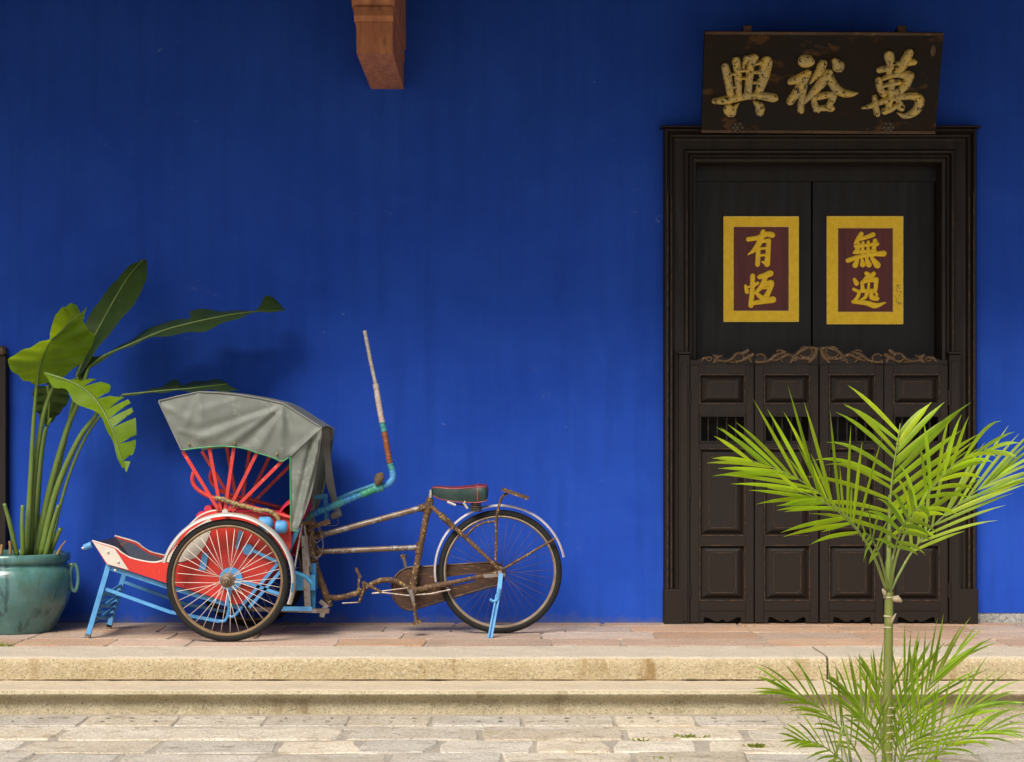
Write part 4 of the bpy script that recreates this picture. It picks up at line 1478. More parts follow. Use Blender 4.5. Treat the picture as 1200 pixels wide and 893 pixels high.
# rear of the cab: posts, plank, rusty head tube
M['old_alu'] = paint('stained_aluminium', (0.30, 0.28, 0.27), (0.20, 0.17, 0.15), (0.15, 0.09, 0.05), 0.4, 10, 0.6, 40, 0.2, metal=0.3)
part('rear_post', M['old_alu'], lambda b: b.bar(W(357, 628, .70), W(361, 714, .70), 0.034, 0.020), False)
part('rear_post', M['blue_dark'], lambda b: b.bar(W(368, 660, .66), W(367, 714, .66), 0.024, 0.02), False)
part('rear_post', M['blue_dark'], lambda b: b.bar(W(368, 660, .34), W(367, 714, .34), 0.024, 0.02), False)
part('rear_box', M['blue_dark'], lambda b: b.bar(W(349, 681, .6), W(372, 681, .6), 0.085, 0.2), False)
part('plank', M['rust_pale'], lambda b: b.bar(W(292, 713, .70), W(386, 716, .70), 0.022, 0.05), False)
part('plank', M['blue'], lambda b: b.bar(W(330, 713, .78), W(366, 713.5, .78), 0.022, 0.02), False)
part('rear_strut', M['blue'], lambda b: b.bar(W(350, 618, .78), W(337, 648, .78), 0.024, 0.012), False)
part('rear_strut', M['blue_dark'], lambda b: b.tube(WP([(346, 671), (358, 676), (366, 684)], .82), 0.012, 8))
part('tie_rod', M['wrap_pale'], lambda b: b.tube(WP([(354, 614), (345, 667)], .80), 0.0045, 6))
part('tie_rod', M['cable'], lambda b: b.tube(WP([(357, 616), (362, 664)], .74), 0.006, 6))
part('head_tube', M['rust'], lambda b: b.tube(smooth(P_([(362, 612), (365, 632), (369, 660), (383, 700), (386, 711)]), 4), 0.020, 10))
part('clamp', M['old_alu'], lambda b: (b.bar(W(381.5, 710, .62), W(377, 723, .62), 0.026, 0.02), b.bar(W(375, 704, .62), W(384, 712, .62), 0.022, 0.016)), False)
part('tube_lug', M['rust'], lambda b: (b.tube(P_([(364, 622), (366.5, 640)]), 0.026, 10), b.tube(P_([(371, 628), (380, 625)]), 0.022, 10), b.tube(P_([(369, 647), (379, 646.3)]), 0.022, 10)))
part('bracket_clamp', M['rust'], lambda b: (b.bar(W(366, 617, .66), W(387, 611, .66), 0.026, 0.02), b.bar(W(349, 613, .72), W(368, 612, .66), 0.02, 0.02)), False)
part('hood_stay', M['blue_dark'], lambda b: (b.bar(W(369, 583, .45), W(384, 581, .45), 0.024, 0.02), b.bar(W(381.5, 582, .44), W(383, 611, .44), 0.024, 0.018)), False)


def cables(b):
    b.tube(smooth(WP([(365, 595), (364, 620), (370, 636), (378, 628), (374, 618), (366, 622), (363, 645), (370, 655), (377, 648), (372, 640)], .64), 6), 0.0022, 5)
    b.tube(smooth(WP([(367, 606), (378, 632), (376, 650), (365, 652), (360, 640)], .66), 6), 0.0022, 5)
    b.tube(smooth(WP([(352, 620), (358, 640), (366, 648), (372, 656)], .68), 6), 0.0022, 5)
    b.tube(smooth(WP([(380, 616), (395, 615), (396, 604)], .50), 5), 0.0016, 5)


part('brake_cable', M['cable'], cables)

# steering bar with the tall brake lever
lever = [(357, 612), (362, 605), (370, 601), (386, 594.5), (402.7, 588), (423, 580), (443.5, 571.5), (454, 567.5), (460, 560.5), (459.5, 551), (457, 543), (453.5, 524), (450.3, 506), (447.8, 495), (444, 474), (440, 450), (434, 422), (427.3, 387.5)]
LV = smooth(P_(lever), 8)
cuts = [(0, 5, 'blue_dark', 0.018), (5, 12, 'wrap_green', 0.0185), (12, 26, 'blue_dark', 0.018), (26, 32, 'wrap_teal', 0.019), (32, 40, 'blue_dark', 0.018), (40, 46, 'wrap_green', 0.019), (46, 52, 'wrap_teal', 0.0185), (52, 72, 'blue', 0.018), (72, 80, 'wrap_teal', 0.0175),
        (80, 96, 'wrap_rust', 0.0165), (96, 104, 'wrap_teal', 0.0165), (104, 120, 'wrap_white', 0.0160), (120, 136, 'wrap_pale', 0.0105)]
hb = part('steering_bar', M['blue_dark'], lambda b: b.tube(LV, [0.0125 if i < 118 else 0.009 for i in range(len(LV))], 10))
for (i0, i1, mk, r_) in cuts:
    i0, i1 = min(i0, len(LV) - 2), min(i1, len(LV) - 1)
    rw = random.Random(i0)
    wp_ = resample(LV[i0:i1 + 1], max(6, (i1 - i0) * 4))
    part('grip_wrap', M[mk], lambda b: b.tube(wp_, [r_ * rw.uniform(.93, 1.09) for _ in wp_], 12), parent=hb)
part('steering_bar', M['blue_dark'], lambda b: b.tube(smooth(WP([(392, 587), (415, 577), (440, 568)], .40), 5), 0.014, 8))
part('bell', M['hub'], lambda b: b.tube(WP([(441, 568), (443, 563), (446, 558), (449, 554.5)], DC + .03), [0.012, 0.026, 0.028, 0.008], 16))
part('bell_clamp', M['wrap_teal'], lambda b: b.tube(P_([(440, 573), (448, 570)]), 0.025, 12))

# ----- the bicycle half
M['white_steel'] = paint('bright_mudguard', (0.80, 0.76, 0.80), (0.6, 0.56, 0.58), (0.3, 0.2, 0.15), 0.3, 12, 0.70, 60, 0.05, metal=0.3)
part('top_tube', M['rust_pale'], lambda b: b.tube(P_([(366, 630), (500, 593.5)]), 0.0165, 12))
part('middle_tube', M['rust_pale'], lambda b: b.tube(P_([(369, 646.6), (492, 641.5)]), 0.0155, 12))
part('seat_tube', M['rust'], lambda b: b.tube(P_([(504, 583), (483, 690)]), 0.0175, 12))
part('seat_lug', M['rust'], lambda b: (b.tube(P_([(504, 585), (500.5, 601)]), 0.022, 12), b.tube(P_([(500, 593.5), (491, 596)]), 0.021, 12), b.tube(P_([(492.5, 636), (490.5, 648)]), 0.0215, 12), b.tube(P_([(485.5, 678), (482.5, 694)]), 0.0225, 12), b.tube(WP([(483, 691, .50), (483, 691, .64)], DC), 0.026, 12)))
part('seat_post', M['chrome'], lambda b: b.tube(P_([(505.5, 574), (504, 586)]), 0.0125, 10))
part('curved_tube', M['rust'], lambda b: b.tube(smooth(P_([(384, 700), (399, 700), (419, 694.5), (435, 685), (447.5, 680), (462, 680.5), (474, 687), (483, 691)]), 5), 0.0155, 10))
for s in (-1, 1):
    part('seat_stay', M['rust'], lambda b: b.tube(WP([(506, 594, DC + .02 * s), (540, 625, DC + .055 * s), (582, 664, DC + .06 * s), (586, 669, DC + .06 * s)], DC), [0.0135, 0.0125, 0.010, 0.010], 10))
    part('chain_stay', M['rust'], lambda b: b.tube(WP([(485, 692, DC + .025 * s), (520, 685, DC + .05 * s), (586, 670.5, DC + .06 * s)], DC), [0.016, 0.0135, 0.011], 10))
part('stay_lug', M['rust'], lambda b: b.tube(WP([(516, 603), (532, 618)], DC + .05), [0.019, 0.016], 10))
part('stay_lug', M['rust'], lambda b: b.tube(WP([(498, 689.5), (530, 683)], DC + .055), [0.02, 0.016], 10))
part('dropout', M['old_alu'], lambda b: (b.bar(W(567, 675, DC + .065), W(592, 673.5, DC + .065), 0.018, 0.012), b.tube(WP([(586, 671, DC + .05), (586, 671, DC + .095)], DC), 0.012, 8)), False)
part('mudguard_stay', M['rust'], lambda b: b.tube(WP([(588, 668), (651, 631)], DC + .05), 0.0065, 8))
part('mudguard', M['white_steel'], lambda b: b.lathe([(0.357, 0.030), (0.364, 0.022), (0.367, 0.0), (0.364, -0.022), (0.357, -0.030), (0.354, -0.028), (0.361, -0.02), (0.364, 0.0), (0.361, 0.02), (0.354, 0.028)], (XRW, -DC, 0.348), 'Y', 64, R(12), R(190), True))


def chain_case(b):
    outer = []
    cx, cy, r0_ = 484.5, 690, 25.5
    ex, ey, r1_ = 577, 673, 14.5
    for k in range(13):
        a_ = R(90 + 180 * k / 12 - 8)
        outer.append((cx + r0_ * math.cos(a_), cy - r0_ * math.sin(a_)))
    for k in range(9):
        a_ = R(-90 + 180 * k / 8 - 8)
        outer.append((ex + r1_ * math.cos(a_), ey - r1_ * math.sin(a_)))
    inner = [(510, 684.5), (512, 690.5), (555, 682.5), (562, 676), (556, 672.5), (520, 676.5)]
    bm = bmesh.new()
    vo = [bm.verts.new(W(p[0], p[1], DC - .04)) for p in outer]
    vi = [bm.verts.new(W(p[0], p[1], DC - .04)) for p in inner]
    eds = [bm.edges.new((vo[i], vo[(i + 1) % len(vo)])) for i in range(len(vo))] + [bm.edges.new((vi[i], vi[(i + 1) % len(vi)])) for i in range(len(vi))]
    bmesh.ops.triangle_fill(bm, edges=eds, use_beauty=True)
    ret = bmesh.ops.extrude_face_region(bm, geom=bm.faces[:])
    for v in [e for e in ret['geom'] if isinstance(e, bmesh.types.BMVert)]:
        v.co.y += 0.035
    b.addbm(bm)
    b.tube([W(p[0], p[1], DC - .042) for p in outer], 0.007, 6, closed=True)


part('chain_case', M['case'], chain_case, True, 40)
part('crank', M['old_alu'], lambda b: b.tube(WP([(481.5, 691), (485, 708)], DC + .085), [0.016, 0.009], 8))
part('crank', M['rust'], lambda b: b.tube(WP([(485, 707), (488, 727)], DC + .085), [0.009, 0.011], 8))
part('crank', M['old_alu'], lambda b: b.tube(WP([(481.5, 690), (476, 666), (473, 653)], DC - .085), [0.013, 0.010, 0.010], 8))
part('pedal', M['rust'], lambda b: (b.bar(W(482, 732, DC + .12), W(494, 727, DC + .12), 0.012, 0.07), b.tube(WP([(488, 728, DC + .08), (488, 729, DC + .16)], DC), 0.012, 8)), False)
part('pedal', M['rust'], lambda b: b.bar(W(470, 652, DC - .13), W(476, 652, DC - .13), 0.02, 0.08), False)


def linkage(b):
    b.tube(WP([(417, 665.5), (422.5, 677)], DC + .05), 0.0085, 8)
    b.tube(WP([(421, 677), (420, 693)], DC + .05), 0.008, 8)
    b.tube(WP([(425.5, 682), (427, 690), (420.6, 706.5)], DC + .06), 0.0085, 8)
    b.tube(WP([(425, 682), (447, 694)], DC + .06), 0.0085, 8)


part('brake_linkage', M['rust'], linkage)
part('brake_rod', M['rust_pale'], lambda b: (b.tube(WP([(447, 693), (478, 689)], DC + .05), 0.0045, 6), b.tube(WP([(436, 695.5), (448, 694.5), (478, 698), (505, 696), (528, 691)], DC + .06), 0.0055, 6), b.tube(WP([(401, 707), (420, 706)], DC + .05), 0.004, 6), b.tube(WP([(426, 692), (432, 686)], DC + .05), 0.006, 6)))


# saddle, nose to the left
def saddle(b, which):
    xs = [(506, 0.3), (508, .75), (514, 1.0), (525, 1.0), (538, 1.0), (550, 1.0), (560, 1.0), (568, .96), (571, .75), (572, .3)]
    hw = [.018, .030, .036, .040, .055, .080, .100, .105, .095, .06]
    topy = [572, 569.8, 569.2, 570, 569.8, 568.6, 567.3, 567.2, 568.5, 574]
    boty = [576, 581, 584, 586.5, 588, 588.5, 588.5, 587, 585, 580]
    rows = []
    for (x_, k_), w_, t_, bt in zip(xs, hw, topy, boty):
        row = []
        sc_ = FPX / (10 - DC)
        X = (x_ - 600) / sc_
        zt, zb_ = CAM_Z - (t_ - HOR) / sc_, CAM_Z - (bt - HOR) / sc_
        sec = [(-0.92, 0.0), (-1.0, .25), (-1.0, .62), (-.93, .86), (-.6, 1.0), (0, 1.0), (.6, 1.0), (.93, .86), (1.0, .62), (1.0, .25), (.92, 0.0)]
        for (s, h_) in sec:
            row.append(Vector((X, -DC + s * w_, zb_ + (zt - zb_) * h_)))
        rows.append(row)
    if which == 'side':
        b.grid([r_[0:4] for r_ in rows])
        b.grid([r_[7:11] for r_ in rows])
        b.add([p for p in rows[-1]], [tuple(range(11))])
        b.add([p for p in rows[0]], [tuple(range(11))])
        b.grid([[r_[0], r_[10]] for r_ in rows])
    elif which == 'top':
        b.grid([r_[3:8] for r_ in rows])
    else:
        b.tube([r_[3] for r_ in rows], 0.0035, 6)
        b.tube([r_[7] for r_ in rows], 0.0035, 6)
        b.tube([r_[0] for r_ in rows[1:-1]], 0.0035, 6)
        b.tube(rows[6], 0.0035, 6)


sdl = part('saddle', M['saddle'], lambda b: saddle(b, 'side'), True, 50)
part('saddle_top', M['saddle_top'], lambda b: saddle(b, 'top'), True, 60, parent=sdl)
part('saddle_piping', M['piping'], lambda b: saddle(b, 'pipe'), True, 60, parent=sdl)


def springs(b):
    for s in (-1, 1):
        pts = []
        c_ = W(558, 587, DC + .05 * s)
        for k in range(60):
            a_ = k * 0.55
            pts.append(c_ + Vector((0.027 * math.cos(a_), 0.027 * math.sin(a_), -0.0010 * k)))
        b.tube(pts, 0.0042, 6)
        b.tube(WP([(516, 584, DC + .02 * s), (530, 590, DC + .025 * s), (545, 592, DC + .03 * s), (556, 597, DC + .05 * s)], DC), 0.0045, 6)


part('saddle_springs', M['iron'], springs, parent=sdl)
part('saddle_clamp', M['alu'], lambda b: (b.tube(WP([(547, 584), (544, 590), (548, 596)], DC + .06), 0.008, 8), b.tube(WP([(524, 588), (534, 592)], DC + .05), 0.007, 8)), parent=sdl)
# rack rod and wooden bar behind the saddle, kick stand
part('rack_rod', M['rust'], lambda b: (b.tube(smooth(WP([(581, 657), (581.5, 634), (581.5, 611), (584.5, 594), (588, 583), (595, 578)], DC + .065), 5), 0.0075, 8), b.tube(smooth(WP([(547, 628), (556, 618), (568, 612.5), (581, 611)], DC + .05), 5), 0.006, 8)))
part('rack_bar', M['rust'], lambda b: b.bar(W(588, 573, DC + .05), W(619.5, 584, DC + .05), 0.018, 0.14), False)
part('kick_stand', M['blue'], lambda b: (b.bar(W(587, 672, DC + .10), W(584, 700, DC + .14), 0.024, 0.012), b.bar(W(585.5, 697, DC + .14), W(576, 748, 0.80), 0.008, 0.018), b.bar(W(581.5, 697, DC + .14), W(572, 748, 0.80), 0.008, 0.018), b.bar(W(583.5, 697, DC + .13), W(574, 748, 0.79), 0.016, 0.006), b.tube(smooth(WP([(574, 702), (578, 704.5), (583, 702), (586, 690)], DC + .16), 5), 0.008, 8)), False)

# ------------------------------------------------------------------ glazed pot and its plant
PX = (20 - 600) / 208.5
PD = 0.44
pot = thing('plant_pot', 'large teal glazed ceramic pot holding the tall broad leaved plant', 'pot', (PX, -PD, 0))
b = MB()
pp_ = [(0, 0.0), (0.205, 0.0), (0.215, 0.012), (0.245, 0.08), (0.285, 0.16), (0.312, 0.245), (0.318, 0.30), (0.306, 0.345), (0.286, 0.372), (0.280, 0.382), (0.294, 0.392), (0.300, 0.410), (0.296, 0.432), (0.286, 0.440), (0.272, 0.434), (0.265, 0.40), (0.262, 0.36), (0.0, 0.36)]
pr = smooth([Vector((r_, 0, h_)) for r_, h_ in pp_[1:-1]], 4)
b.lathe([(0, 0)] + [(p.x, p.z) for p in pr], (PX, -PD, 0), 'Z', 64)
b.build('body', M['pot'], pot, smooth_=True, angle=60)
b = MB()
b.lathe([(0.262, 0.385), (0.15, 0.395), (0, 0.40)], (PX, -PD, 0), 'Z', 32)
b.build('soil', M['soil'], pot, smooth_=True)
b = MB()
cx = PX + 0.335
ring = [Vector((cx + 0.022 * math.cos(q), -PD - 0.02 + 0.02 * math.sin(q) * 0, 0.30 + 0.075 * math.sin(q))) for q in [k * math.pi / 12 for k in range(24)]]
b.tube(ring, 0.011, 8, closed=True)
b.tube([Vector((PX + 0.30, -PD - .02, 0.372)), Vector((cx + 0.005, -PD - .02, 0.374))], 0.012, 8)
b.build('ring_handle', M['pot'], pot, smooth_=True)

bpnt = thing('banana_plant', 'tall plant with broad torn banana like leaves growing in the teal pot', 'plant', (PX, -PD, 0.40))


def leaf(e1, mid, e2, mat, n=28, teeth=None, rip=0.0, sd_=1):
    n = n * 2
    rd = random.Random(sd_)
    A, B, C_ = (resample(smooth(WP(q, 0.5), 5), n) for q in (e1, mid, e2))
    b = MB()
    rows = []
    for i in range(n):
        row = []
        for k in range(7):
            t_ = k / 6
            p = A[i].lerp(B[i], t_)
            w_ = (0.0026 * (-1) ** i * (1 if 0 < k < 6 and k > 1 else .25) + 0.006 * math.sin(i * .55)) * (1 - t_)
            row.append(p + Vector((0, w_, w_)))
        for k in range(1, 7):
            t_ = k / 6
            p = B[i].lerp(C_[i], t_)
            w_ = (0.0026 * (-1) ** i * (1 if k < 5 else .25) + 0.006 * math.cos(i * .47)) * t_
            row.append(p + Vector((0, w_, w_)))
        rows.append(row)
    if not teeth:
        b.grid(rows)
    else:
        left_ = [r_[:7] for r_ in rows]
        b.grid(left_)
        i = 0
        while i < n - 1:                         # blade torn into strips on its second side
            w_ = rd.choice(teeth)
            j = min(n - 1, i + w_)
            seg = []
            for q in range(i, j + 1):
                r_ = list(rows[q][6:])
                if q >= j - 1 and q > i and j < n - 1:
                    pull = 0.85 if q == j else 0.45
                    r_ = [r_[z].lerp(rows[max(i, j - 3)][6 + z], pull * (z / 6) ** 1.3) for z in range(7)]
                seg.append(r_)
            dr = rd.uniform(-1, 1) * 0.02
            seg = [[p + Vector((0, dr * z / 6, -abs(dr) * 0.6 * z / 6)) for z, p in enumerate(r_)] for r_ in seg]
            b.grid(seg)
            i = j
    o = b.build('leaf', mat, bpnt, smooth_=True)
    b = MB()
    b.tube([p + Vector((0, -0.002, 0)) for p in B], [0.009 * (1 - 0.8 * i / n) for i in range(n)], 6)
    b.build('midrib', M['stem'], o, smooth_=True)
    return o


L_, D_ = M['leaf_light'], M['leaf_dark']
# tall leaf in the shaded green pointing up and right
leaf([(88, 440, .40), (98, 405, .38), (101, 377, .35), (122, 345, .32), (148, 315, .30), (168, 302.5, .30)], [(90, 441, .42), (108, 400, .40), (128, 362, .38), (150, 325, .34), (169, 303, .30)], [(93, 442, .48), (112, 412, .52), (135, 383, .52), (160, 352, .48), (172, 325, .42), (172, 306, .32)], D_)
# big leaf in the lit green folded over at the left: two halves
leaf([(38, 450, .60), (20, 440, .72), (9, 422, .78), (30, 409, .76), (58, 396.5, .70)], [(43, 452, .58), (46, 432, .60), (53, 412, .62), (60, 398, .64)], [(66, 447, .50), (95, 425, .46), (109, 402, .46), (109, 391, .50), (96, 377, .58)], L_)
leaf([(58, 397, .68), (60, 384, .74), (67, 366, .72), (80, 357, .66), (90, 356, .62)], [(60, 398, .64), (70, 390, .62), (82, 378, .60), (95, 367, .58)], [(72, 399, .58), (88, 389, .56), (97, 377, .55), (99, 368, .56), (102, 360, .56)], L_)
# long leaf sweeping right
leaf([(103, 428, .45), (103, 419, .40), (125, 414, .34), (148, 401, .32), (188, 379, .30), (222, 373, .29), (224, 363, .28), (264, 364, .27), (298, 363, .26), (311, 347.5, .24), (325, 352, .24), (334, 362, .25)],
     [(104, 431, .48), (122, 417, .46), (150, 405, .45), (190, 388, .44), (226, 378, .43), (264, 370, .42), (300, 365, .38), (334, 364, .30)],
     [(105, 433, .50), (125, 419, .55), (150, 407, .58), (179, 396, .60), (215, 391, .60), (242, 387, .56), (270, 376, .52), (300, 367, .44), (334, 364, .34)], D_, 40)
# narrow low leaf behind, pointing right
leaf([(143, 463, .35), (180, 456, .30), (206, 445, .22), (214, 450, .2), (236, 446, .2), (255, 445, .2), (268, 448, .22)], [(143, 463, .36), (190, 458, .36), (225, 455, .36), (266, 450, .30)], [(143, 464, .38), (190, 459.5, .48), (235, 458, .50), (262, 458, .42), (282, 459, .34)], D_)
# torn leaf in the lit green arching down
leaf([(51, 438, .66), (62, 452, .70), (78, 458, .74), (92, 476, .80), (110, 480, .84), (124, 500, .86), (135, 527, .86), (142, 548, .84)], [(52, 437, .64), (82, 447, .68), (104, 460, .74), (120, 480, .80), (131, 503, .84), (140, 528, .86), (146, 549, .85)],
     [(54, 437, .62), (80, 443, .56), (128, 446, .60), (128, 463, .66), (148, 464, .70), (156, 480, .76), (159, 495, .80), (159, 520, .82), (155, 535, .84), (149, 551, .85)], L_, 30, (3, 4, 5, 7, 9, 4), 0.5, 5)
# small shaded leaves lower in the bunch
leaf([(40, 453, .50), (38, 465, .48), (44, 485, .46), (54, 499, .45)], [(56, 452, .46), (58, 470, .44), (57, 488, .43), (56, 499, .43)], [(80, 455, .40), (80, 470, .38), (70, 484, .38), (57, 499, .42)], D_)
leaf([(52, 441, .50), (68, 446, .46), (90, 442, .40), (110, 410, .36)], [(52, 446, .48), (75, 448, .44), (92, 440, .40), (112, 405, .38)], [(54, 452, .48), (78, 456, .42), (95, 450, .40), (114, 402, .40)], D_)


def stem(pts, r0, r1, mat=None, name='stem'):
    p = smooth(WP(pts, .45), 8)
    b = MB()
    n_ = len(p)
    b.tube(p, [.82 * (r0 + (r1 - r0) * i / (n_ - 1)) for i in range(n_)], 10)
    b.build(name, mat or M['stem'], bpnt, smooth_=True)


stem([(31, 652, .52), (36, 560, .54), (39, 500, .56), (43, 448, .58)], .022, .009)
stem([(34, 652, .48), (40, 560, .50), (48, 500, .52), (58, 463, .54), (66, 448, .56)], .024, .009)
stem([(40, 652, .44), (46, 560, .42), (52, 510, .42), (60, 490, .43)], .022, .010)
stem([(42, 652, .46), (58, 575, .44), (78, 505, .44), (92, 470, .45), (104, 430, .48)], .027, .011)
stem([(48, 652, .52), (66, 575, .56), (92, 515, .60), (112, 487, .64), (114, 470, .72)], .025, .010)
stem([(46, 652, .42), (64, 570, .38), (84, 480, .38), (92, 440, .42)], .020, .010)
stem([(56, 652, .42), (80, 560, .38), (108, 500, .36), (144, 463, .36)], .013, .007)
for pts, r0, r1, mk in (([(20, 652, .56), (12, 615, .6), (5, 590, .62)], .018, .012, 'stem'), ([(27, 652, .58), (26, 615, .6), (26.5, 592, .6)], .017, .013, 'stem'), ([(53, 652, .55), (62, 615, .58), (69, 592, .6)], .018, .013, 'stem'),
                        ([(57, 652, .5), (64, 635, .54), (71, 619, .56)], .018, .015, 'stem'), ([(66, 652, .55), (71, 642, .56), (77, 634, .58)], .011, .004, 'stem_dry'), ([(12, 650, .6), (12, 640, .6), (11, 634, .6)], .012, .008, 'stem_dry'), ([(1, 650, .6), (2, 640, .6), (1, 640, .6)], .012, .008, 'stem_dry')):
    stem(pts, r0, r1, M[mk], 'cut_stem')

# ------------------------------------------------------------------ young palm and the low palm at its foot


def frond(root, rach, n, L, width, mat, N=(0.25, -1.0, 0.5), ang=(62, 28), droop=0.25, prof=None, start=0.25, sides=(1, -1), seed=1, r0=0.0058, fold=0.25, up_bias=0.0, lean=0.0):
    rd = random.Random(seed)
    P = resample(smooth([W(*p) for p in rach], 8), 60)
    N = Vector(N).normalized()
    b = MB()
    b.tube(P, [r0 * (1 - 0.75 * i / 59) for i in range(60)], 6)
    fr = b.build('frond', M['palm_stem'], root, smooth_=True)
    b = MB()
    for k in range(n):
        t_ = start + (1 - start) * (k + 0.5 * rd.random()) / n
        i = min(58, int(t_ * 59))
        p = P[i]
        T = (P[min(59, i + 2)] - P[max(0, i - 2)]).normalized()
        S = T.cross(N).normalized()
        Nn = S.cross(T).normalized()
        u = (t_ - start) / (1 - start)
        ln = L * (math.sin(math.pi * (0.16 + 0.74 * u)) ** 0.8 if prof is None else prof(u))
        a_ = R(ang[0] + (ang[1] - ang[0]) * u)
        for s in sides:
            aa = a_ + rd.uniform(-.10, .10)
            Dv = T * math.cos(aa) + S * (s * math.sin(aa)) + Nn * (0.18 + rd.uniform(-.08, .10) + lean) + Vector((0, 0, up_bias))
            Dv.normalize()
            l = ln * rd.uniform(0.86, 1.1)
            dr = droop * rd.uniform(0.6, 1.5)
            ns = 9
            cl = []
            q = p + T * rd.uniform(-.008, .008)
            for z in range(ns):
                v_ = z / (ns - 1)
                dv = (Dv + Vector((0, 0, -1)) * dr * v_ * v_ * 1.4).normalized()
                cl.append(q.copy())
                q = q + dv * (l / (ns - 1))
            wv = Dv.cross(Nn).normalized()
            if wv.length < .1:
                wv = T
            tw = rd.uniform(-.35, .35)
            rows = []
            for z, c_ in enumerate(cl):
                v_ = z / (ns - 1)
                w_ = width * (0.30 + 0.70 * math.sin(math.pi * min(1, v_ * 0.85 + 0.14))) * (1.0 if v_ < .8 else max(0.10, (1 - v_) / .2))
                wd = (wv * math.cos(tw * v_) + Nn * math.sin(tw * v_)) * (w_ / 2)
                f = Nn * (-fold * w_ * 0.5)
                rows.append([c_ + wd + f, c_, c_ - wd + f])
            b.grid(rows)
    b.build('leaflets', mat, fr, smooth_=True)
    return fr


PDm = 3.6
sP = FPX / (10 - PDm)
ptx = (1040.5 - 600) / sP
palm = thing('palm_tree', 'young palm with a ringed green stem and bright feathery fronds before the door', 'palm', (ptx, -PDm, GZ))
b = MB()
trunk = smooth([Vector((ptx, -PDm, GZ - 0.03)), Vector((ptx - .002, -PDm, 0.0)), Vector((ptx + .001, -PDm, .2)), W(1041, 760, PDm), W(1041.5, 720, PDm), W(1041.5, 694, PDm)], 8)
b.tube(trunk, [0.0188 - 0.003 * i / (len(trunk) - 1) for i in range(len(trunk))], 14)
b.build('trunk', M['palm_trunk'], palm, smooth_=True)
for (py, r_) in ((893, .0195), (881, .0193), (868, .0192), (858, .0191), (849, .019), (838, .0189), (829, .0188), (735, .0168), (722, .0167), (700, .0175)):
    b = MB()
    c_ = W(1040.8, py, PDm)
    b.lathe([(r_ - .004, -.004), (r_, -.003), (r_ + .0008, 0), (r_, .003), (r_ - .004, .004)], (c_.x, -PDm, c_.z), 'Z', 18)
    b.build('ring_scar', M['palm_ring'], palm, smooth_=True)
b = MB()
for (p, q, r_) in (((1046, 702), (1057, 705), .014), ((1043, 734), (1050, 719), .006), ((1038, 700), (1034, 690), .008)):
    a_, c_ = W(p[0], p[1], PDm + .01), W(q[0], q[1], PDm + .02)
    b.tube([a_, a_.lerp(c_, .5) + Vector((0, 0, .006)), c_], [r_ * .7, r_, r_ * .3], 8)
b.build('husk', M['husk'], palm, smooth_=True)
PLM = M['palm_leaf']
C0 = (1041, 696, PDm)
# crown shaft leading to the upright frond
b = MB()
b.tube(smooth([W(1041.5, 700, PDm), W(1041.5, 660, PDm), W(1042, 620, PDm), W(1043, 580, PDm)], 6), [.0125] * 7 + [.009] * 6 + [.007] * 6, 10)
b.build('crown_shaft', M['palm_stem'], palm, smooth_=True)
frond(palm, [(1042, 640, 3.6), (1043, 590, 3.62), (1047, 548, 3.63), (1051, 524, 3.62), (1055, 498, 3.60)], 12, 0.40, 0.0215, PLM, (0.05, -1, 0.25), (54, 26), 0.10, start=0.08, seed=3, lean=-.08, sides=(1,),
      prof=lambda u: (1.0 - 0.2 * u) * (1 - 0.72 * max(0, (u - .6) / .4) ** 1.3))
frond(palm, [(1042, 640, 3.61), (1043, 590, 3.63), (1047, 548, 3.64), (1051, 524, 3.63), (1055, 496, 3.61)], 11, 0.37, 0.0170, PLM, (0.05, -1, 0.25), (74, 54), 0.38, start=0.12, seed=4, lean=-.05, sides=(-1,),
      prof=lambda u: 1.0 - 0.30 * u)
# left frond
frond(palm, [(1038, 690, 3.6), (1022, 648, 3.66), (998, 612, 3.72), (968, 584, 3.76), (925, 556, 3.79), (872, 537, 3.80)], 14, 0.40, 0.0155, PLM, (0.30, -1, 0.30), (48, 10), 0.14, start=0.34, seed=5,
      prof=lambda u: 0.62 + 0.45 * math.sin(math.pi * min(1, u * .9 + .15)) - .20 * u)
frond(palm, [(1039, 690, 3.62), (1018, 640, 3.7), (985, 602, 3.8), (955, 583, 3.86), (930, 574, 3.9)], 6, 0.27, 0.014, PLM, (0.25, -1, 0.25), (40, 12), 0.10, start=0.5, seed=6)
# right frond arching over, right frond streaming out of the picture, small ones inside the crown
frond(palm, [(1043, 690, 3.6), (1050, 655, 3.64), (1062, 622, 3.68), (1083, 585, 3.74), (1108, 555, 3.80), (1137, 533, 3.86), (1168, 527, 3.90)], 11, 0.25, 0.0165, PLM, (-0.35, -.8, 0.6), (56, 14), 0.45, start=0.34, seed=8)
frond(palm, [(1044, 692, 3.6), (1054, 672, 3.58), (1070, 645, 3.55), (1098, 612, 3.52), (1138, 580, 3.50), (1176, 553, 3.50)], 11, 0.36, 0.0130, PLM, (-0.3, -1, 0.4), (36, 6), 0.16, start=0.26, seed=11)
frond(palm, [(1042, 690, 3.62), (1046, 655, 3.72), (1056, 622, 3.82), (1070, 600, 3.9), (1084, 590, 3.96)], 7, 0.17, 0.021, M['palm_leaf_dark'], (-0.1, -1, 0.5), (62, 30), 0.5, start=0.42, seed=17)
frond(palm, [(1041, 690, 3.62), (1032, 655, 3.70), (1022, 632, 3.78), (1012, 622, 3.84)], 5, 0.15, 0.018, M['palm_leaf_dark'], (0.1, -1, 0.5), (60, 30), 0.6, start=0.5, seed=19)

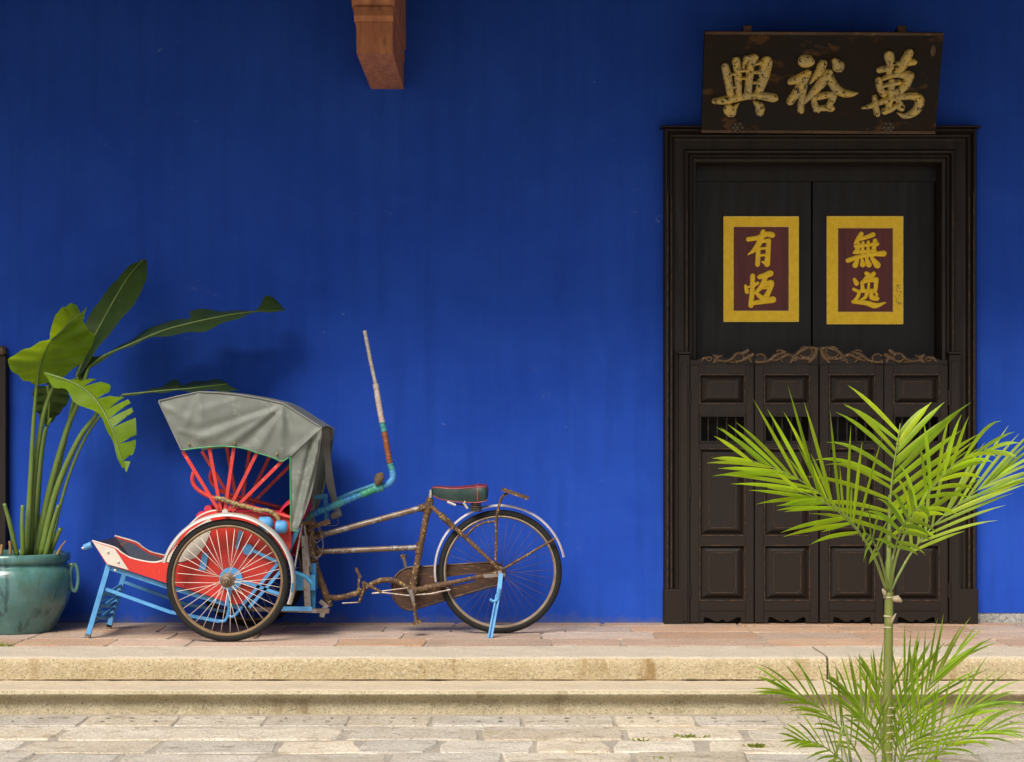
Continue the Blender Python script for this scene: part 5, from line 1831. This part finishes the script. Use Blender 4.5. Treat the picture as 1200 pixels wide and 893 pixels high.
low = thing('palm_clump', 'low bushy clump of darker palm shoots at the foot of the young palm', 'palm', (ptx, -PDm, GZ))
LM = M['palm_leaf_dark']
lowf = [
    ([(1020, 915, 3.55), (1000, 875, 3.6), (975, 842, 3.65), (945, 820, 3.7), (910, 806, 3.72)], 15, 0.22, (0.3, -1, .5), 21, .3),
    ([(1012, 915, 3.65), (985, 890, 3.75), (960, 872, 3.82), (930, 866, 3.88)], 12, 0.16, (0.2, -1, .5), 22, .3),
    ([(1030, 915, 3.6), (1022, 870, 3.65), (1008, 830, 3.68), (990, 805, 3.7)], 14, 0.20, (0.1, -1, .3), 23, .2),
    ([(1036, 915, 3.5), (1033, 860, 3.5), (1030, 815, 3.5), (1022, 790, 3.5)], 13, 0.20, (0.0, -1, .3), 24, .2),
    ([(1050, 915, 3.55), (1062, 865, 3.58), (1078, 825, 3.6), (1098, 790, 3.62), (1122, 768, 3.62)], 17, 0.24, (-0.1, -1, .3), 25, .2),
    ([(1046, 915, 3.5), (1052, 860, 3.48), (1060, 815, 3.46), (1072, 780, 3.45)], 15, 0.22, (-0.1, -1, .3), 26, .15),
    ([(1055, 915, 3.65), (1080, 880, 3.7), (1105, 850, 3.74), (1135, 830, 3.76), (1165, 822, 3.78)], 15, 0.20, (-0.3, -1, .6), 27, .35),
    ([(1055, 915, 3.7), (1085, 893, 3.78), (1115, 872, 3.85), (1150, 858, 3.9), (1183, 856, 3.92)], 14, 0.17, (-0.3, -.9, .8), 28, .5),
    ([(1040, 915, 3.75), (1035, 880, 3.85), (1020, 850, 3.95), (1000, 840, 4.0)], 12, 0.18, (0.2, -.8, .6), 29, .3),
    ([(1048, 915, 3.75), (1064, 880, 3.85), (1085, 855, 3.95)], 11, 0.18, (-0.2, -.8, .6), 30, .3),
]
for (rc, n_, l_, N_, sd_, dr_) in lowf:
    frond(low, rc, int(n_ * .9), l_ * 1.25, 0.0088, LM, N_, (36, 10), dr_, start=0.25, seed=sd_, r0=.005)
for (p, q) in (((1000, 915), (991, 850)), ((972, 915), (988, 850)), ((1092, 915), (1100, 868))):
    b = MB()
    b.tube([W(p[0], p[1], 3.62), W(q[0], q[1], 3.7)], .005, 6)
    b.build('cane', M['palm_stem'], low, smooth_=True)

# ------------------------------------------------------------------ moss and weeds in the joints
b = MB()
rd = random.Random(9)
for (px, py, n_, sx) in ((805, 864, 60, .07), (752, 868, 16, .04), (885, 875, 90, .04), (755, 834, 14, .04), (740, 833, 10, .015), (1120, 872, 40, .05), (776, 890, 30, .05)):
    zz = GZ
    dd = 10 - FPX / ((py - HOR) / (CAM_Z - zz))
    base = W(px, py, dd)
    for _ in range(n_):
        p = base + Vector((rd.gauss(0, sx * .5), rd.gauss(0, .018), 0.0))
        h_ = rd.uniform(.004, .013)
        q = p + Vector((rd.uniform(-.014, .014), rd.uniform(-.01, .01), h_))
        w_ = Vector((rd.uniform(-.006, .006), rd.uniform(-.006, .006), 0))
        b.add([p - w_ - Vector((0, 0, .006)), p + w_ - Vector((0, 0, .006)), q + w_ * .6, q - w_ * .6], [(0, 1, 2, 3)])
for (px, py, n_) in ((3, 757, 40), (1113, 757, 20)):
    base = W(px, py, 1.15)
    for _ in range(n_):
        p = Vector((base.x + rd.gauss(0, .03), -1.16 + rd.gauss(0, .006), -.003))
        q = p + Vector((rd.uniform(-.03, .03), rd.uniform(-.01, .01), rd.uniform(.01, .035)))
        w_ = Vector((.0025, 0, 0))
        b.add([p - w_, p + w_, q], [(0, 1, 2)])
ms = b.build('moss', M['moss'])
ms['kind'] = 'stuff'
